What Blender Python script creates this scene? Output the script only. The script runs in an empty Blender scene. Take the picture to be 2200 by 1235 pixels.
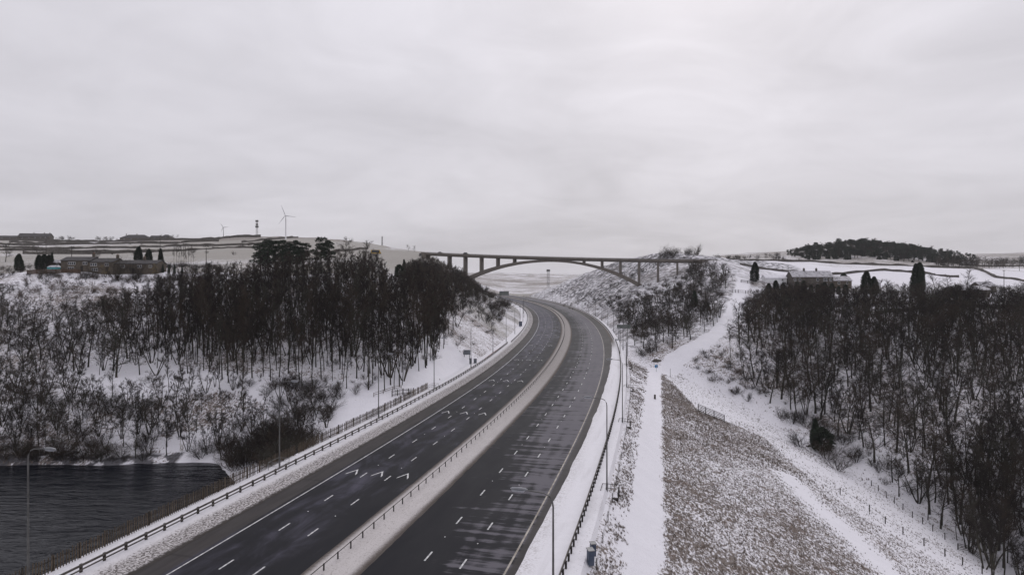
import bpy, bmesh, math, random
import numpy as np
from mathutils import Vector, Matrix

R = math.radians
random.seed(7); np.random.seed(7)
SC = bpy.context.scene
COL = SC.collection

# ------------------------------------------------------------------ camera, sky, sun, exposure
F = 1350.0; HC = 26.3; YH = 596.0            # focal length in photo pixels, eye height over the road, horizon row
cam_d = bpy.data.cameras.new("camera"); cam = bpy.data.objects.new("camera", cam_d); COL.objects.link(cam)
cam_d.sensor_width = 36.0; cam_d.lens = 36.0 * F / 2200.0
cam_d.shift_y = (YH - 617.5) / 2200.0
cam_d.clip_start = 0.5; cam_d.clip_end = 40000
cam.location = (0, 0, HC); cam.rotation_euler = (R(90), 0, 0)
SC.camera = cam

SUN_EL, SUN_AZ = R(34), R(17)                # azimuth clockwise from the view direction (+Y)
world = bpy.data.worlds.new("World"); SC.world = world; world.use_nodes = True
def build_world():
    nt = world.node_tree; n = nt.nodes; l = nt.links
    for x in list(n): n.remove(x)
    out = n.new("ShaderNodeOutputWorld"); bg = n.new("ShaderNodeBackground")
    sky = n.new("ShaderNodeTexSky"); sky.sky_type = 'NISHITA'; sky.sun_disc = False
    sky.sun_elevation = SUN_EL; sky.sun_rotation = SUN_AZ; sky.air_density = 1.0; sky.dust_density = 3.0
    tc = n.new("ShaderNodeTexCoord"); sep = n.new("ShaderNodeSeparateXYZ")
    l.new(tc.outputs["Generated"], sep.inputs[0])
    def math_(op, a, b=None):
        m = n.new("ShaderNodeMath"); m.operation = op
        for i, v in enumerate((a, b)):
            if v is None: continue
            if isinstance(v, (int, float)): m.inputs[i].default_value = v
            else: l.new(v, m.inputs[i])
        return m.outputs[0]
    up = math_('MAXIMUM', sep.outputs[2], 0.0)
    # cloud deck: project the direction on a flat layer so that the clouds shrink to the horizon
    den = math_('ADD', up, 0.16)
    cx = math_('DIVIDE', sep.outputs[0], den); cy = math_('DIVIDE', sep.outputs[1], den)
    cmb = n.new("ShaderNodeCombineXYZ"); l.new(cx, cmb.inputs[0]); l.new(cy, cmb.inputs[1])
    def noise(scale, detail, rough, dist, off):
        mp = n.new("ShaderNodeMapping"); mp.inputs[1].default_value = off; l.new(cmb.outputs[0], mp.inputs[0])
        t = n.new("ShaderNodeTexNoise"); t.inputs["Scale"].default_value = scale; t.inputs["Detail"].default_value = detail
        t.inputs["Roughness"].default_value = rough; t.inputs["Distortion"].default_value = dist
        l.new(mp.outputs[0], t.inputs[0]); return t.outputs[0]
    n1 = noise(0.62, 5, 0.52, 0.9, (3.6, 1.2, 0)); n2 = noise(1.9, 6, 0.55, 1.0, (0.4, 5.2, 0))
    base = math_('ADD', 0.80, math_('MULTIPLY', up, 0.55))             # overcast: brighter towards the zenith
    v = math_('MULTIPLY', base, math_('ADD', 0.62, math_('ADD', math_('MULTIPLY', n1, 0.54), math_('MULTIPLY', n2, 0.22))))
    # soft brightening of the cloud round the hidden sun
    sd = Vector((math.sin(SUN_AZ) * math.cos(SUN_EL), math.cos(SUN_AZ) * math.cos(SUN_EL), math.sin(SUN_EL)))
    dot = n.new("ShaderNodeVectorMath"); dot.operation = 'DOT_PRODUCT'; l.new(tc.outputs["Generated"], dot.inputs[0]); dot.inputs[1].default_value = sd
    glow = math_('POWER', math_('MAXIMUM', dot.outputs["Value"], 0.0), 14.0)
    v = math_('ADD', v, math_('MULTIPLY', glow, math_('MULTIPLY', n2, 0.36)))
    ramp = n.new("ShaderNodeMixRGB"); ramp.blend_type = 'MULTIPLY'; ramp.inputs[0].default_value = 1.0
    ramp.inputs[1].default_value = (0.715, 0.698, 0.752, 1); l.new(v, ramp.inputs[2])
    sk = n.new("ShaderNodeMixRGB"); sk.blend_type = 'MULTIPLY'; sk.inputs[0].default_value = 1.0
    l.new(sky.outputs[0], sk.inputs[1]); sk.inputs[2].default_value = (0.09, 0.09, 0.09, 1)
    mix = n.new("ShaderNodeMixRGB"); mix.inputs[0].default_value = 0.97
    l.new(sk.outputs[0], mix.inputs[1]); l.new(ramp.outputs[0], mix.inputs[2])
    l.new(mix.outputs[0], bg.inputs[0]); bg.inputs[1].default_value = 1.0
    l.new(bg.outputs[0], out.inputs[0])
build_world()
sun_d = bpy.data.lights.new("sun", 'SUN'); sun_d.energy = 0.7; sun_d.angle = R(35); sun_d.color = (1.0, 0.97, 0.93)
sun = bpy.data.objects.new("sun", sun_d); COL.objects.link(sun)
sun.rotation_euler = Vector((-math.sin(SUN_AZ) * math.cos(SUN_EL), -math.cos(SUN_AZ) * math.cos(SUN_EL), -math.sin(SUN_EL))).to_track_quat('-Z', 'Y').to_euler()
SC.view_settings.view_transform = 'Standard'; SC.view_settings.look = 'None'
SC.view_settings.gamma = 1.0; SC.view_settings.exposure = 0.0; SC.view_settings.use_curve_mapping = False
SC.cycles.max_bounces = 6; SC.cycles.diffuse_bounces = 3; SC.cycles.volume_bounces = 1; SC.cycles.transparent_max_bounces = 4

# ------------------------------------------------------------------ node / material helpers
class NT:
    def __init__(s, name):
        s.m = bpy.data.materials.new(name); s.m.use_nodes = True; s.t = s.m.node_tree
        s.b = s.t.nodes["Principled BSDF"]
    def n(s, kind, **inp):
        x = s.t.nodes.new("ShaderNode" + kind)
        for k, v in inp.items(): s.set(x, k, v)
        return x
    def set(s, x, k, v):
        i = x.inputs[k.replace('_', ' ')] if isinstance(k, str) else x.inputs[k]
        if hasattr(v, 'links') or isinstance(v, bpy.types.NodeSocket): s.t.links.new(v, i)
        else: i.default_value = v
    def math(s, op, a, b=None, c=None):
        x = s.t.nodes.new("ShaderNodeMath"); x.operation = op
        for i, v in enumerate((a, b, c)):
            if v is not None: s.set(x, i, v)
        return x.outputs[0]
    def mix(s, f, a, b, mode='MIX'):
        x = s.t.nodes.new("ShaderNodeMixRGB"); x.blend_type = mode
        s.set(x, 0, f); s.set(x, 1, a if not isinstance(a, tuple) else (*a[:3], 1)); s.set(x, 2, b if not isinstance(b, tuple) else (*b[:3], 1))
        return x.outputs[0]
    def coord(s, what="Object", scale=(1, 1, 1), rot=(0, 0, 0), src=None):
        if src is None: src = s.n("TexCoord").outputs[what]
        m = s.n("Mapping"); s.set(m, 0, src); m.inputs["Scale"].default_value = scale; m.inputs["Rotation"].default_value = rot
        return m.outputs[0]
    def noise(s, vec, scale, detail=3, rough=0.55, dist=0.0):
        x = s.n("TexNoise"); s.set(x, 0, vec); x.inputs["Scale"].default_value = scale; x.inputs["Detail"].default_value = detail
        x.inputs["Roughness"].default_value = rough; x.inputs["Distortion"].default_value = dist
        return x.outputs[0]
    def step(s, v, a, b):
        x = s.n("MapRange"); x.interpolation_type = 'SMOOTHSTEP'; s.set(x, 0, v); s.set(x, 1, a); s.set(x, 2, b)
        return x.outputs[0]
    def bump(s, h, strength=0.5, dist=0.05):
        x = s.n("Bump"); s.set(x, "Height", h); x.inputs["Strength"].default_value = strength; x.inputs["Distance"].default_value = dist
        s.t.links.new(x.outputs[0], s.b.inputs["Normal"])
    def attr(s, name):
        x = s.n("Attribute"); x.attribute_name = name; return x
    def fin(s, col, rough=0.8, spec=0.3, metal=0.0):
        s.set(s.b, "Base Color", col if not isinstance(col, tuple) else (*col[:3], 1))
        s.set(s.b, "Roughness", rough); s.set(s.b, "Specular IOR Level", spec); s.set(s.b, "Metallic", metal)
        return s.m

def plain(name, c1, c2, scale=2.0, rough=0.8, spec=0.25, metal=0.0, bump=0.0, bscale=None, randv=0.0, detail=4):
    k = NT(name); v = k.coord("Object")
    col = k.mix(k.step(k.noise(v, scale, detail), 0.3, 0.7), c1, c2)
    if randv:
        oi = k.n("ObjectInfo"); f = k.math('ADD', 1 - randv, k.math('MULTIPLY', oi.outputs["Random"], 2 * randv))
        col = k.mix(1.0, col, f, 'MULTIPLY')
    if bump: k.bump(k.noise(v, bscale or scale * 4, 3), bump, 0.03)
    return k.fin(col, rough, spec, metal)

SNOW = (0.80, 0.79, 0.83)
M = {}
M['bark'] = plain('bark', (0.024, 0.021, 0.018), (0.058, 0.053, 0.040), 1.2, randv=0.35)
M['twig'] = plain('twig', (0.020, 0.0155, 0.014), (0.034, 0.026, 0.022), 0.6, randv=0.35)
def m_twig():
    k = NT('bare_twigs'); v = k.coord("Object"); oi = k.n("ObjectInfo"); r = oi.outputs["Random"]
    c = k.mix(k.step(r, 0.35, 0.7), (0.021, 0.0165, 0.0145), (0.056, 0.041, 0.031)); c = k.mix(k.step(r, 0.78, 0.95), c, (0.050, 0.047, 0.037))
    c = k.mix(k.math('MULTIPLY', k.noise(v, 0.7, 3), 0.5), c, (0.020, 0.016, 0.015)); return k.fin(c, 0.85, 0.2)
M['twig'] = m_twig()
M['twig_red'] = plain('twig_red', (0.060, 0.036, 0.026), (0.085, 0.055, 0.035), 0.6, randv=0.25)
M['evergreen'] = plain('evergreen', (0.014, 0.022, 0.015), (0.030, 0.042, 0.026), 0.8, randv=0.25)
def m_concrete():
    k = NT('stained_concrete'); v = k.coord("Object"); a = k.noise(v, 0.3, 5, 0.6); b = k.noise(k.coord("Object", scale=(1.2, 1.2, 0.12)), 1.0, 4, 0.65)
    c = k.mix(a, (0.115, 0.100, 0.087), (0.19, 0.172, 0.155)); c = k.mix(k.math('MULTIPLY', k.step(b, 0.5, 0.72), 0.55), c, (0.055, 0.049, 0.044)); k.bump(a, 0.2, 0.05); return k.fin(c, 0.9, 0.2)
M['concrete'] = m_concrete()
M['steel'] = plain('galvanised_steel', (0.17, 0.17, 0.175), (0.26, 0.26, 0.27), 1.5, rough=0.55, metal=0.5)
M['rail'] = plain('weathered_rail', (0.065, 0.058, 0.052), (0.12, 0.108, 0.10), 0.7, rough=0.7, metal=0.2)
M['post_dark'] = plain('dark_post', (0.022, 0.020, 0.020), (0.045, 0.040, 0.036), 1.5)
M['timber'] = plain('weathered_timber', (0.060, 0.046, 0.034), (0.115, 0.090, 0.062), 1.2, randv=0.35)
M['timber_dark'] = plain('dark_timber', (0.026, 0.022, 0.020), (0.05, 0.042, 0.036), 1.2, randv=0.2)
M['paint'] = plain('road_paint', (0.30, 0.30, 0.31), (0.64, 0.64, 0.64), 2.2, rough=0.7)
M['paint_dirty'] = plain('dirty_edge_paint', (0.22, 0.195, 0.165), (0.42, 0.39, 0.35), 0.9, rough=0.8)
M['white'] = plain('white_paint', (0.70, 0.70, 0.72), (0.80, 0.80, 0.81), 1.0, rough=0.5)
M['turbine'] = plain('turbine_paint', (0.58, 0.58, 0.60), (0.68, 0.68, 0.70), 0.2, rough=0.5)
M['lamp_grey'] = plain('lamp_grey', (0.085, 0.083, 0.082), (0.15, 0.147, 0.145), 0.8, rough=0.55, metal=0.3)
M['lamp_head'] = plain('lamp_head', (0.20, 0.205, 0.22), (0.30, 0.305, 0.32), 2.0, rough=0.4)
M['lamp_glass'] = plain('lamp_glass', (0.30, 0.31, 0.34), (0.40, 0.41, 0.44), 4.0, rough=0.15, spec=0.5)
M['glass'] = plain('window_glass', (0.02, 0.022, 0.026), (0.04, 0.044, 0.05), 0.5, rough=0.08, spec=0.5)
M['stone_dark'] = plain('dark_stone', (0.055, 0.048, 0.042), (0.10, 0.088, 0.075), 1.6, bump=0.4)
M['stone_buff'] = plain('buff_stone', (0.072, 0.060, 0.048), (0.12, 0.099, 0.078), 1.6, bump=0.3)
M['roof_dark'] = plain('slate_roof', (0.042, 0.040, 0.042), (0.075, 0.070, 0.070), 1.2)
M['pot'] = plain('clay_pot', (0.16, 0.085, 0.06), (0.22, 0.12, 0.08), 2)
M['yellow'] = plain('yellow_paint', (0.36, 0.24, 0.05), (0.46, 0.31, 0.07), 1.0, rough=0.5)
M['teal'] = plain('teal_tarp', (0.05, 0.22, 0.24), (0.08, 0.30, 0.32), 1.0, rough=0.5)
M['blue_sign'] = plain('blue_sign', (0.02, 0.16, 0.34), (0.03, 0.20, 0.42), 2.0, rough=0.5)
M['red'] = plain('red_paint', (0.35, 0.06, 0.04), (0.45, 0.08, 0.05), 2.0, rough=0.5)
M['car_dark'] = plain('dark_car_paint', (0.03, 0.03, 0.035), (0.05, 0.05, 0.055), 0.5, rough=0.25, spec=0.5)
M['car_grey'] = plain('grey_car_paint', (0.13, 0.12, 0.12), (0.19, 0.18, 0.18), 0.5, rough=0.3, spec=0.5)
M['rubber'] = plain('rubber', (0.015, 0.015, 0.015), (0.03, 0.03, 0.03), 4)
M['sign_grey'] = plain('sign_back', (0.075, 0.085, 0.08), (0.13, 0.145, 0.135), 0.9, rough=0.6)
M['cabinet'] = plain('cabinet_paint', (0.09, 0.10, 0.115), (0.15, 0.165, 0.185), 1.2, rough=0.6)
M['cabinet_blue'] = plain('blue_cabinet', (0.05, 0.065, 0.10), (0.085, 0.10, 0.14), 1.5, rough=0.6)
M['hedge'] = plain('hedge', (0.015, 0.026, 0.014), (0.035, 0.046, 0.026), 0.8, randv=0.2)
M['willow'] = plain('straw_twig', (0.15, 0.11, 0.05), (0.22, 0.165, 0.08), 0.8, randv=0.2)
M['grass_dry'] = plain('dry_grass', (0.118, 0.094, 0.080), (0.225, 0.190, 0.166), 0.7)
M['wall_stone'] = plain('field_wall_stone', (0.055, 0.048, 0.044), (0.11, 0.10, 0.09), 0.8)
M['snow_plain'] = plain('snow', (0.66, 0.65, 0.69), (0.76, 0.75, 0.79), 0.6, spec=0.2, bump=0.3, bscale=3)
M['rust_dirt'] = plain('kerb_dirt', (0.10, 0.08, 0.065), (0.17, 0.14, 0.115), 1.2)

def m_roof_snow():
    k = NT('snowy_slate'); v = k.coord("Object")
    f = k.step(k.math('ADD', k.noise(v, 0.9, 5, 0.65), k.math('MULTIPLY', k.noise(v, 5, 2), 0.25)), 0.42, 0.66)
    k.bump(f, 0.4, 0.05)
    return k.fin(k.mix(f, (0.075, 0.072, 0.074), (0.46, 0.45, 0.475)), 0.8, 0.2)
M['roof_snow'] = m_roof_snow()

def m_asphalt(side):
    k = NT('asphalt_' + side); uv = k.n("UVMap").outputs[0]
    sep = k.n("SeparateXYZ"); k.set(sep, 0, uv); u = sep.outputs[0]; v = sep.outputs[1]
    fine = k.noise(k.coord(src=uv, scale=(1, 1, 1)), 9.0, 4, 0.7)
    base = k.mix(fine, (0.0082, 0.0083, 0.0112), (0.0145, 0.0146, 0.0190))
    wheel = k.math('MULTIPLY', k.math('SINE', k.math('MULTIPLY', u, 2 * math.pi / 1.85)), 0.5)
    if side == 'left':
        # thin salt and drifting snow dust in slanting, feathery streaks
        a = k.noise(k.coord(src=uv, scale=(0.16, 0.075, 1), rot=(0, 0, R(24))), 1.6, 6, 0.62, 0.9)
        b = k.noise(k.coord(src=uv, scale=(0.5, 0.055, 1), rot=(0, 0, R(8))), 1.2, 4, 0.6, 0.4)
        f = k.math('ADD', k.math('MULTIPLY', a, 0.75), k.math('MULTIPLY', b, 0.35))
        f = k.math('ADD', f, k.math('MULTIPLY', wheel, 0.035))
        lane3 = k.math('MULTIPLY', k.step(u, -7.2, -4.0), -0.12)
        far = k.math('MULTIPLY', k.step(v, 130.0, 330.0), 0.16)
        f = k.step(k.math('ADD', k.math('ADD', f, lane3), far), 0.47, 0.80)
        frost = (0.066, 0.063, 0.086)
        shoulder = k.step(u, -14.35, -14.7)
    else:
        # transverse tongues of blown powder coming in from the right hand side
        a = k.noise(k.coord(src=uv, scale=(0.040, 0.42, 1), rot=(0, 0, R(-6))), 1.7, 8, 0.70, 0.25)
        b = k.noise(k.coord(src=uv, scale=(0.28, 0.05, 1)), 1.3, 5, 0.6, 0.6)
        f = k.math('ADD', k.math('MULTIPLY', a, 0.85), k.math('MULTIPLY', b, 0.30))
        f = k.math('ADD', f, k.math('MULTIPLY', k.step(u, 3.0, 13.0), 0.20))
        f = k.math('ADD', f, k.math('SUBTRACT', k.math('MULTIPLY', k.step(v, 55.0, 135.0), 0.13), 0.08))
        f = k.math('ADD', f, k.math('MULTIPLY', wheel, 0.05))
        f1 = k.step(f, 0.655, 0.775)
        # a few long sharp white tongues
        c = k.noise(k.coord(src=uv, scale=(0.012, 0.55, 1), rot=(0, 0, R(-3))), 1.0, 2, 0.5)
        f2 = k.math('MULTIPLY', k.step(c, 0.655, 0.70), k.step(v, 95.0, 150.0))
        f = k.math('MAXIMUM', f1, k.math('MULTIPLY', f2, 1.35))
        frost = (0.104, 0.098, 0.114)
        shoulder = k.step(u, 15.05, 15.35)
    col = k.mix(f, base, frost)
    dirt = k.mix(k.noise(k.coord(src=uv, scale=(1.2, 0.12, 1)), 1.1, 5, 0.65), (0.021, 0.019, 0.019), (0.070, 0.063, 0.061))
    col = k.mix(k.math('MULTIPLY', shoulder, 0.9), col, dirt)
    # old square loop cuts and joints are faint darker lines
    j = k.math('ABSOLUTE', k.math('SUBTRACT', k.math('FRACT', k.math('DIVIDE', v, 23.0)), 0.5))
    col = k.mix(k.math('MULTIPLY', k.step(j, 0.012, 0.004), 0.30), col, (0.010, 0.010, 0.011))
    rough = k.math('SUBTRACT', 0.78, k.math('MULTIPLY', k.noise(k.coord(src=uv, scale=(0.2, 0.05, 1)), 2.0, 3), 0.22))
    k.bump(fine, 0.25, 0.01)
    return k.fin(col, rough, 0.10)
M['asphalt_left'] = m_asphalt('left'); M['asphalt_right'] = m_asphalt('right')

def m_median():
    k = NT('median_snow'); uv = k.n("UVMap").outputs[0]; sep = k.n("SeparateXYZ"); k.set(sep, 0, uv); u = sep.outputs[0]; v = sep.outputs[1]
    n1 = k.noise(uv, 3.2, 5, 0.7); n2 = k.noise(k.coord(src=uv, scale=(1, 0.25, 1)), 0.9, 4, 0.6); n3 = k.noise(uv, 7.5, 3, 0.6)
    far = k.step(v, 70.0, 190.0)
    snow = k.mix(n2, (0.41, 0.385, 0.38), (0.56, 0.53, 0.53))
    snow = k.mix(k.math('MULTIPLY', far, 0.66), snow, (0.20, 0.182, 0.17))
    spots = k.step(k.math('ADD', k.math('MULTIPLY', n3, 0.55), k.math('MULTIPLY', n1, 0.45)), 0.53, 0.62)
    col = k.mix(k.math('MULTIPLY', spots, 0.75), snow, (0.13, 0.11, 0.095))
    edge = k.math('SUBTRACT', 2.5, k.math('ABSOLUTE', u))
    e = k.step(k.math('ADD', edge, k.math('MULTIPLY', k.math('SUBTRACT', n1, 0.5), 0.9)), 0.95, 0.10)
    col = k.mix(k.math('MULTIPLY', e, 0.92), col, (0.072, 0.058, 0.050))
    k.bump(k.math('ADD', n1, k.math('MULTIPLY', n3, 0.6)), 0.7, 0.08)
    return k.fin(col, 0.9, 0.15)
M['median'] = m_median()

def m_verge(side):
    k = NT('verge_' + side); uv = k.n("UVMap").outputs[0]; sep = k.n("SeparateXYZ"); k.set(sep, 0, uv); u = sep.outputs[0]; v = sep.outputs[1]
    n1 = k.noise(uv, 1.1, 5, 0.65); n2 = k.noise(uv, 4.2, 4, 0.65); n3 = k.noise(k.coord(src=uv, scale=(1, 0.1, 1)), 0.8, 3)
    snow = k.mix(n1, (0.63, 0.62, 0.65), (0.75, 0.74, 0.78))
    if side == 'left':
        # ploughed, stony snow next to the hard shoulder, clean snow behind the barrier
        a = k.step(u, -21.8, -19.2)
        stone = k.step(k.math('ADD', n2, k.math('MULTIPLY', k.math('SUBTRACT', a, 1), 0.28)), 0.44, 0.56)
        dark = k.mix(n1, (0.035, 0.030, 0.028), (0.13, 0.11, 0.10))
        col = k.mix(k.math('MULTIPLY', stone, 0.92), k.mix(a, snow, k.mix(n1, (0.40, 0.375, 0.375), (0.62, 0.60, 0.61))), dark)
        near = k.step(k.math('ADD', u, k.math('MULTIPLY', n1, 0.9)), -17.2, -16.75)
        col = k.mix(near, col, (0.045, 0.039, 0.036))
        k.bump(k.math('ADD', n2, n1), 0.8, 0.12)
    else:
        far = k.step(v, 225.0, 262.0)
        tuft = k.math('MULTIPLY', k.step(n2, 0.60, 0.68), k.step(u, 19.5, 21.0))
        col = k.mix(k.math('MULTIPLY', tuft, 0.7), snow, (0.17, 0.14, 0.11))
        brown = k.mix(n1, (0.06, 0.05, 0.045), (0.14, 0.12, 0.105))
        grit = k.math('MULTIPLY', k.step(k.math('ADD', k.math('MULTIPLY', n2, 0.6), k.math('MULTIPLY', n1, 0.4)), 0.46, 0.60), k.step(u, 18.2, 16.0)); col = k.mix(k.math('MULTIPLY', grit, 0.5), col, (0.20, 0.175, 0.155))
        col = k.mix(k.math('MULTIPLY', k.step(n3, 0.5, 0.7), 0.25), col, (0.42, 0.405, 0.42))
        fb = k.math('MULTIPLY', far, k.step(u, 20.2, 18.8))
        col = k.mix(fb, col, brown)
        k.bump(k.math('ADD', k.math('MULTIPLY', n2, 0.4), n1), 0.45, 0.10)
    return k.fin(col, 0.85, 0.2)
M['verge_left'] = m_verge('left'); M['verge_right'] = m_verge('right')

def m_ground():
    """snow with dead grass, heather and stones coming through; the attribute 'cover' says how much, per place"""
    k = NT('snowy_ground'); pos = k.n("NewGeometry").outputs["Position"]
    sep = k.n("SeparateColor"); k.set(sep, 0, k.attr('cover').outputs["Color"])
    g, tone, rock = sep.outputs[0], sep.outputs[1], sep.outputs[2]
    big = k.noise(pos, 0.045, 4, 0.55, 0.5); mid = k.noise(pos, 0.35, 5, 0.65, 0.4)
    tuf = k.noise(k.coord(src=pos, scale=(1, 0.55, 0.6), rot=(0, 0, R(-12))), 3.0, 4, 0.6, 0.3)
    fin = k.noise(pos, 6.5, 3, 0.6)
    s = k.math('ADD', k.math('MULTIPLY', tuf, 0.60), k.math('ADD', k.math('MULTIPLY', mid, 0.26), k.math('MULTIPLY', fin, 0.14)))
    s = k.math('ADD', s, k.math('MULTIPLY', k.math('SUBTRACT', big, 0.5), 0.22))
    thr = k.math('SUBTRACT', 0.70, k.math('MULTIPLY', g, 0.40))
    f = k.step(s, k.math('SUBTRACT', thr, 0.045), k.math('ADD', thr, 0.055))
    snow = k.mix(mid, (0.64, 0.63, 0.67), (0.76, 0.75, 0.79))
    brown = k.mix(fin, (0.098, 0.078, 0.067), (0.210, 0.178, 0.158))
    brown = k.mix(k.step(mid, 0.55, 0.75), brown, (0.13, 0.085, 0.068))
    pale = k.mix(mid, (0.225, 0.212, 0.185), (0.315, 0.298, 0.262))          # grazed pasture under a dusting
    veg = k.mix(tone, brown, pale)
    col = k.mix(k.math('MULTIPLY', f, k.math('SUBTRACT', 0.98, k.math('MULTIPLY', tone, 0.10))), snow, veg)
    rn = k.n("TexVoronoi"); k.set(rn, 0, k.coord(src=pos, scale=(1, 1, 1.3))); rn.inputs["Scale"].default_value = 0.26
    rf = k.math('MULTIPLY', rock, k.step(k.math('ADD', k.math('MULTIPLY', mid, 0.9), k.math('MULTIPLY', rn.outputs["Distance"], 0.45)), 0.60, 0.70))
    col = k.mix(k.math('MULTIPLY', rf, 0.9), col, k.mix(fin, (0.03, 0.03, 0.035), (0.075, 0.072, 0.08)))
    k.bump(k.math('ADD', s, k.math('MULTIPLY', rf, 0.5)), 0.75, 0.22)
    return k.fin(col, 0.9, 0.15)
M['ground'] = m_ground()

def m_water():
    k = NT('lake_water'); pos = k.n("NewGeometry").outputs["Position"]
    a = k.noise(k.coord(src=pos, scale=(0.20, 0.85, 1), rot=(0, 0, R(-7))), 0.55, 4, 0.55, 0.8)
    b = k.noise(k.coord(src=pos, scale=(0.5, 1.3, 1), rot=(0, 0, R(10))), 1.5, 3, 0.5, 0.3)
    k.bump(k.math('ADD', a, k.math('MULTIPLY', b, 0.22)), 0.6, 0.6)
    k.b.inputs['IOR'].default_value = 1.33
    return k.fin((0.002, 0.0032, 0.0065), 0.14, 0.20)
M['water'] = m_water()

# ------------------------------------------------------------------ mesh / object helpers
class MB:
    def __init__(s): s.v = []; s.f = []
    def add(s, vs, fs):
        o = len(s.v); s.v += [tuple(p) for p in vs]; s.f += [tuple(i + o for i in f) for f in fs]; return s
    def box(s, c, d, rz=0.0, taper=1.0):
        x, y, z = d[0] / 2, d[1] / 2, d[2] / 2; ca, sa = math.cos(rz), math.sin(rz); vs = []
        for zz, t in ((-z, 1.0), (z, taper)):
            for sx, sy in ((-1, -1), (1, -1), (1, 1), (-1, 1)):
                px, py = sx * x * t, sy * y * t
                vs.append((c[0] + px * ca - py * sa, c[1] + px * sa + py * ca, c[2] + zz))
        return s.add(vs, [(3, 2, 1, 0), (4, 5, 6, 7), (0, 1, 5, 4), (1, 2, 6, 5), (2, 3, 7, 6), (3, 0, 4, 7)])
    def tube(s, pts, rads, n=6, cap=True):
        pts = [Vector(p) for p in pts]; rings = []; o = len(s.v)
        for i, p in enumerate(pts):
            d = (pts[min(i + 1, len(pts) - 1)] - pts[max(i - 1, 0)]).normalized()
            a = Vector((0, 0, 1)) if abs(d.z) < 0.9 else Vector((1, 0, 0))
            e1 = d.cross(a).normalized(); e2 = d.cross(e1)
            for k in range(n):
                t = 2 * math.pi * k / n
                s.v.append(tuple(p + (e1 * math.cos(t) + e2 * math.sin(t)) * rads[i]))
        for i in range(len(pts) - 1):
            for k in range(n):
                a = o + i * n + k; b = o + i * n + (k + 1) % n
                s.f.append((a, b, b + n, a + n))
        if cap:
            s.f.append(tuple(o + k for k in range(n))); e = o + (len(pts) - 1) * n
            s.f.append(tuple(e + n - 1 - k for k in range(n)))
        return s
    def beam(s, a, b, w, h):
        a, b = Vector(a), Vector(b); d = (b - a).normalized(); side = d.cross(Vector((0, 0, 1)))
        side = side.normalized() if side.length > 1e-4 else Vector((1, 0, 0)); up = side.cross(d)
        vs = [p + side * sx * w / 2 + up * sz * h / 2 for p in (a, b) for sx, sz in ((-1, -1), (1, -1), (1, 1), (-1, 1))]
        return s.add(vs, [(0, 1, 2, 3), (7, 6, 5, 4), (0, 4, 5, 1), (1, 5, 6, 2), (2, 6, 7, 3), (3, 7, 4, 0)])
    def prism(s, prof, y0, y1):
        n = len(prof); vs = [(x, y0, z) for x, z in prof] + [(x, y1, z) for x, z in prof]
        return s.add(vs, [tuple(range(n)), tuple(range(2 * n - 1, n - 1, -1))] + [((i + 1) % n, i, i + n, (i + 1) % n + n) for i in range(n)])
    def mesh(s, name, smooth=False):
        me = bpy.data.meshes.new(name); me.from_pydata(s.v, [], s.f); me.update()
        if smooth: me.shade_smooth()
        return me

def link(name, me, mat=None, parent=None, loc=None, rz=None):
    o = bpy.data.objects.new(name, me); COL.objects.link(o)
    if mat is not None and me is not None and not me.materials: me.materials.append(M[mat] if isinstance(mat, str) else mat)
    if parent is not None: o.parent = parent
    if loc is not None: o.location = loc
    if rz is not None: o.rotation_euler = (0, 0, rz)
    return o
def tag(o, label=None, cat=None, group=None, kind=None):
    if label: o['label'] = label
    if cat: o['category'] = cat
    if group: o['group'] = group
    if kind: o['kind'] = kind
    return o
def empty(name, loc, rz=0.0, label=None, cat=None, group=None):
    o = bpy.data.objects.new(name, None); COL.objects.link(o); o.location = loc; o.rotation_euler = (0, 0, rz); o.empty_display_size = 0.5
    return tag(o, label, cat, group)
def copy_tree(o, parent=None):
    c = o.copy(); COL.objects.link(c); c.parent = parent
    for ch in o.children:
        copy_tree(ch, c)
    return c

def P(px, py, Y): return ((px - 1100.0) * Y / F, Y, HC - (py - YH) * Y / F)
def proj(x, y, z): return 1100.0 + F * x / y, YH - F * (z - HC) / y
def sstep(a, b, x):
    t = np.clip((np.asarray(x, float) - a) / (b - a), 0, 1); return t * t * (3 - 2 * t)

# ------------------------------------------------------------------ the road's line in plan and height
_ctr = np.array([(-40, -40.3), (0, -30.3), (30, -22.8), (55.6, -16.4), (89.4, -7.9), (120, -0.4), (158.5, 6.9), (205.4, 15.1), (247.4, 20.4), (287.7, 24.6), (334, 28.2), (383, 30.2),
                 (443, 30.2), (516.8, 25.6), (583, 17.2), (680, -1.5), (760, -24)])
_pc = np.polyfit(_ctr[:, 0] / 400.0, _ctr[:, 1], 6)
def XC(y): return np.polyval(_pc, np.asarray(y, float) / 400.0)
def dXC(y): return np.polyval(np.polyder(_pc), np.asarray(y, float) / 400.0) / 400.0
def ZR(y): return np.where(np.asarray(y, float) > 150, 0.0085 * (np.asarray(y, float) - 150) * sstep(130, 230, y), 0.0)
Y0R, Y1R = -40.0, 800.0
_ys = np.linspace(Y0R, Y1R, 1681)
_s = np.concatenate([[0], np.cumsum(np.hypot(np.diff(_ys), np.diff(XC(_ys))))]); _s -= np.interp(0.0, _ys, _s)
def S2Y(s): return np.interp(s, _s, _ys)
def Y2S(y): return np.interp(y, _ys, _s)
def RP(off, s, dz=0.0):
    y = S2Y(s); sl = dXC(y); c = 1 / np.sqrt(1 + sl * sl)
    return XC(y) + off * c, y - off * sl * c, ZR(y) + dz
def heading(s): return -math.atan(float(dXC(S2Y(s))))
def offs(x, y):
    yy = np.clip(y, Y0R, Y1R + 300); o = (x - XC(yy)); sl = dXC(yy); return o / np.sqrt(1 + sl * sl)

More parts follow.
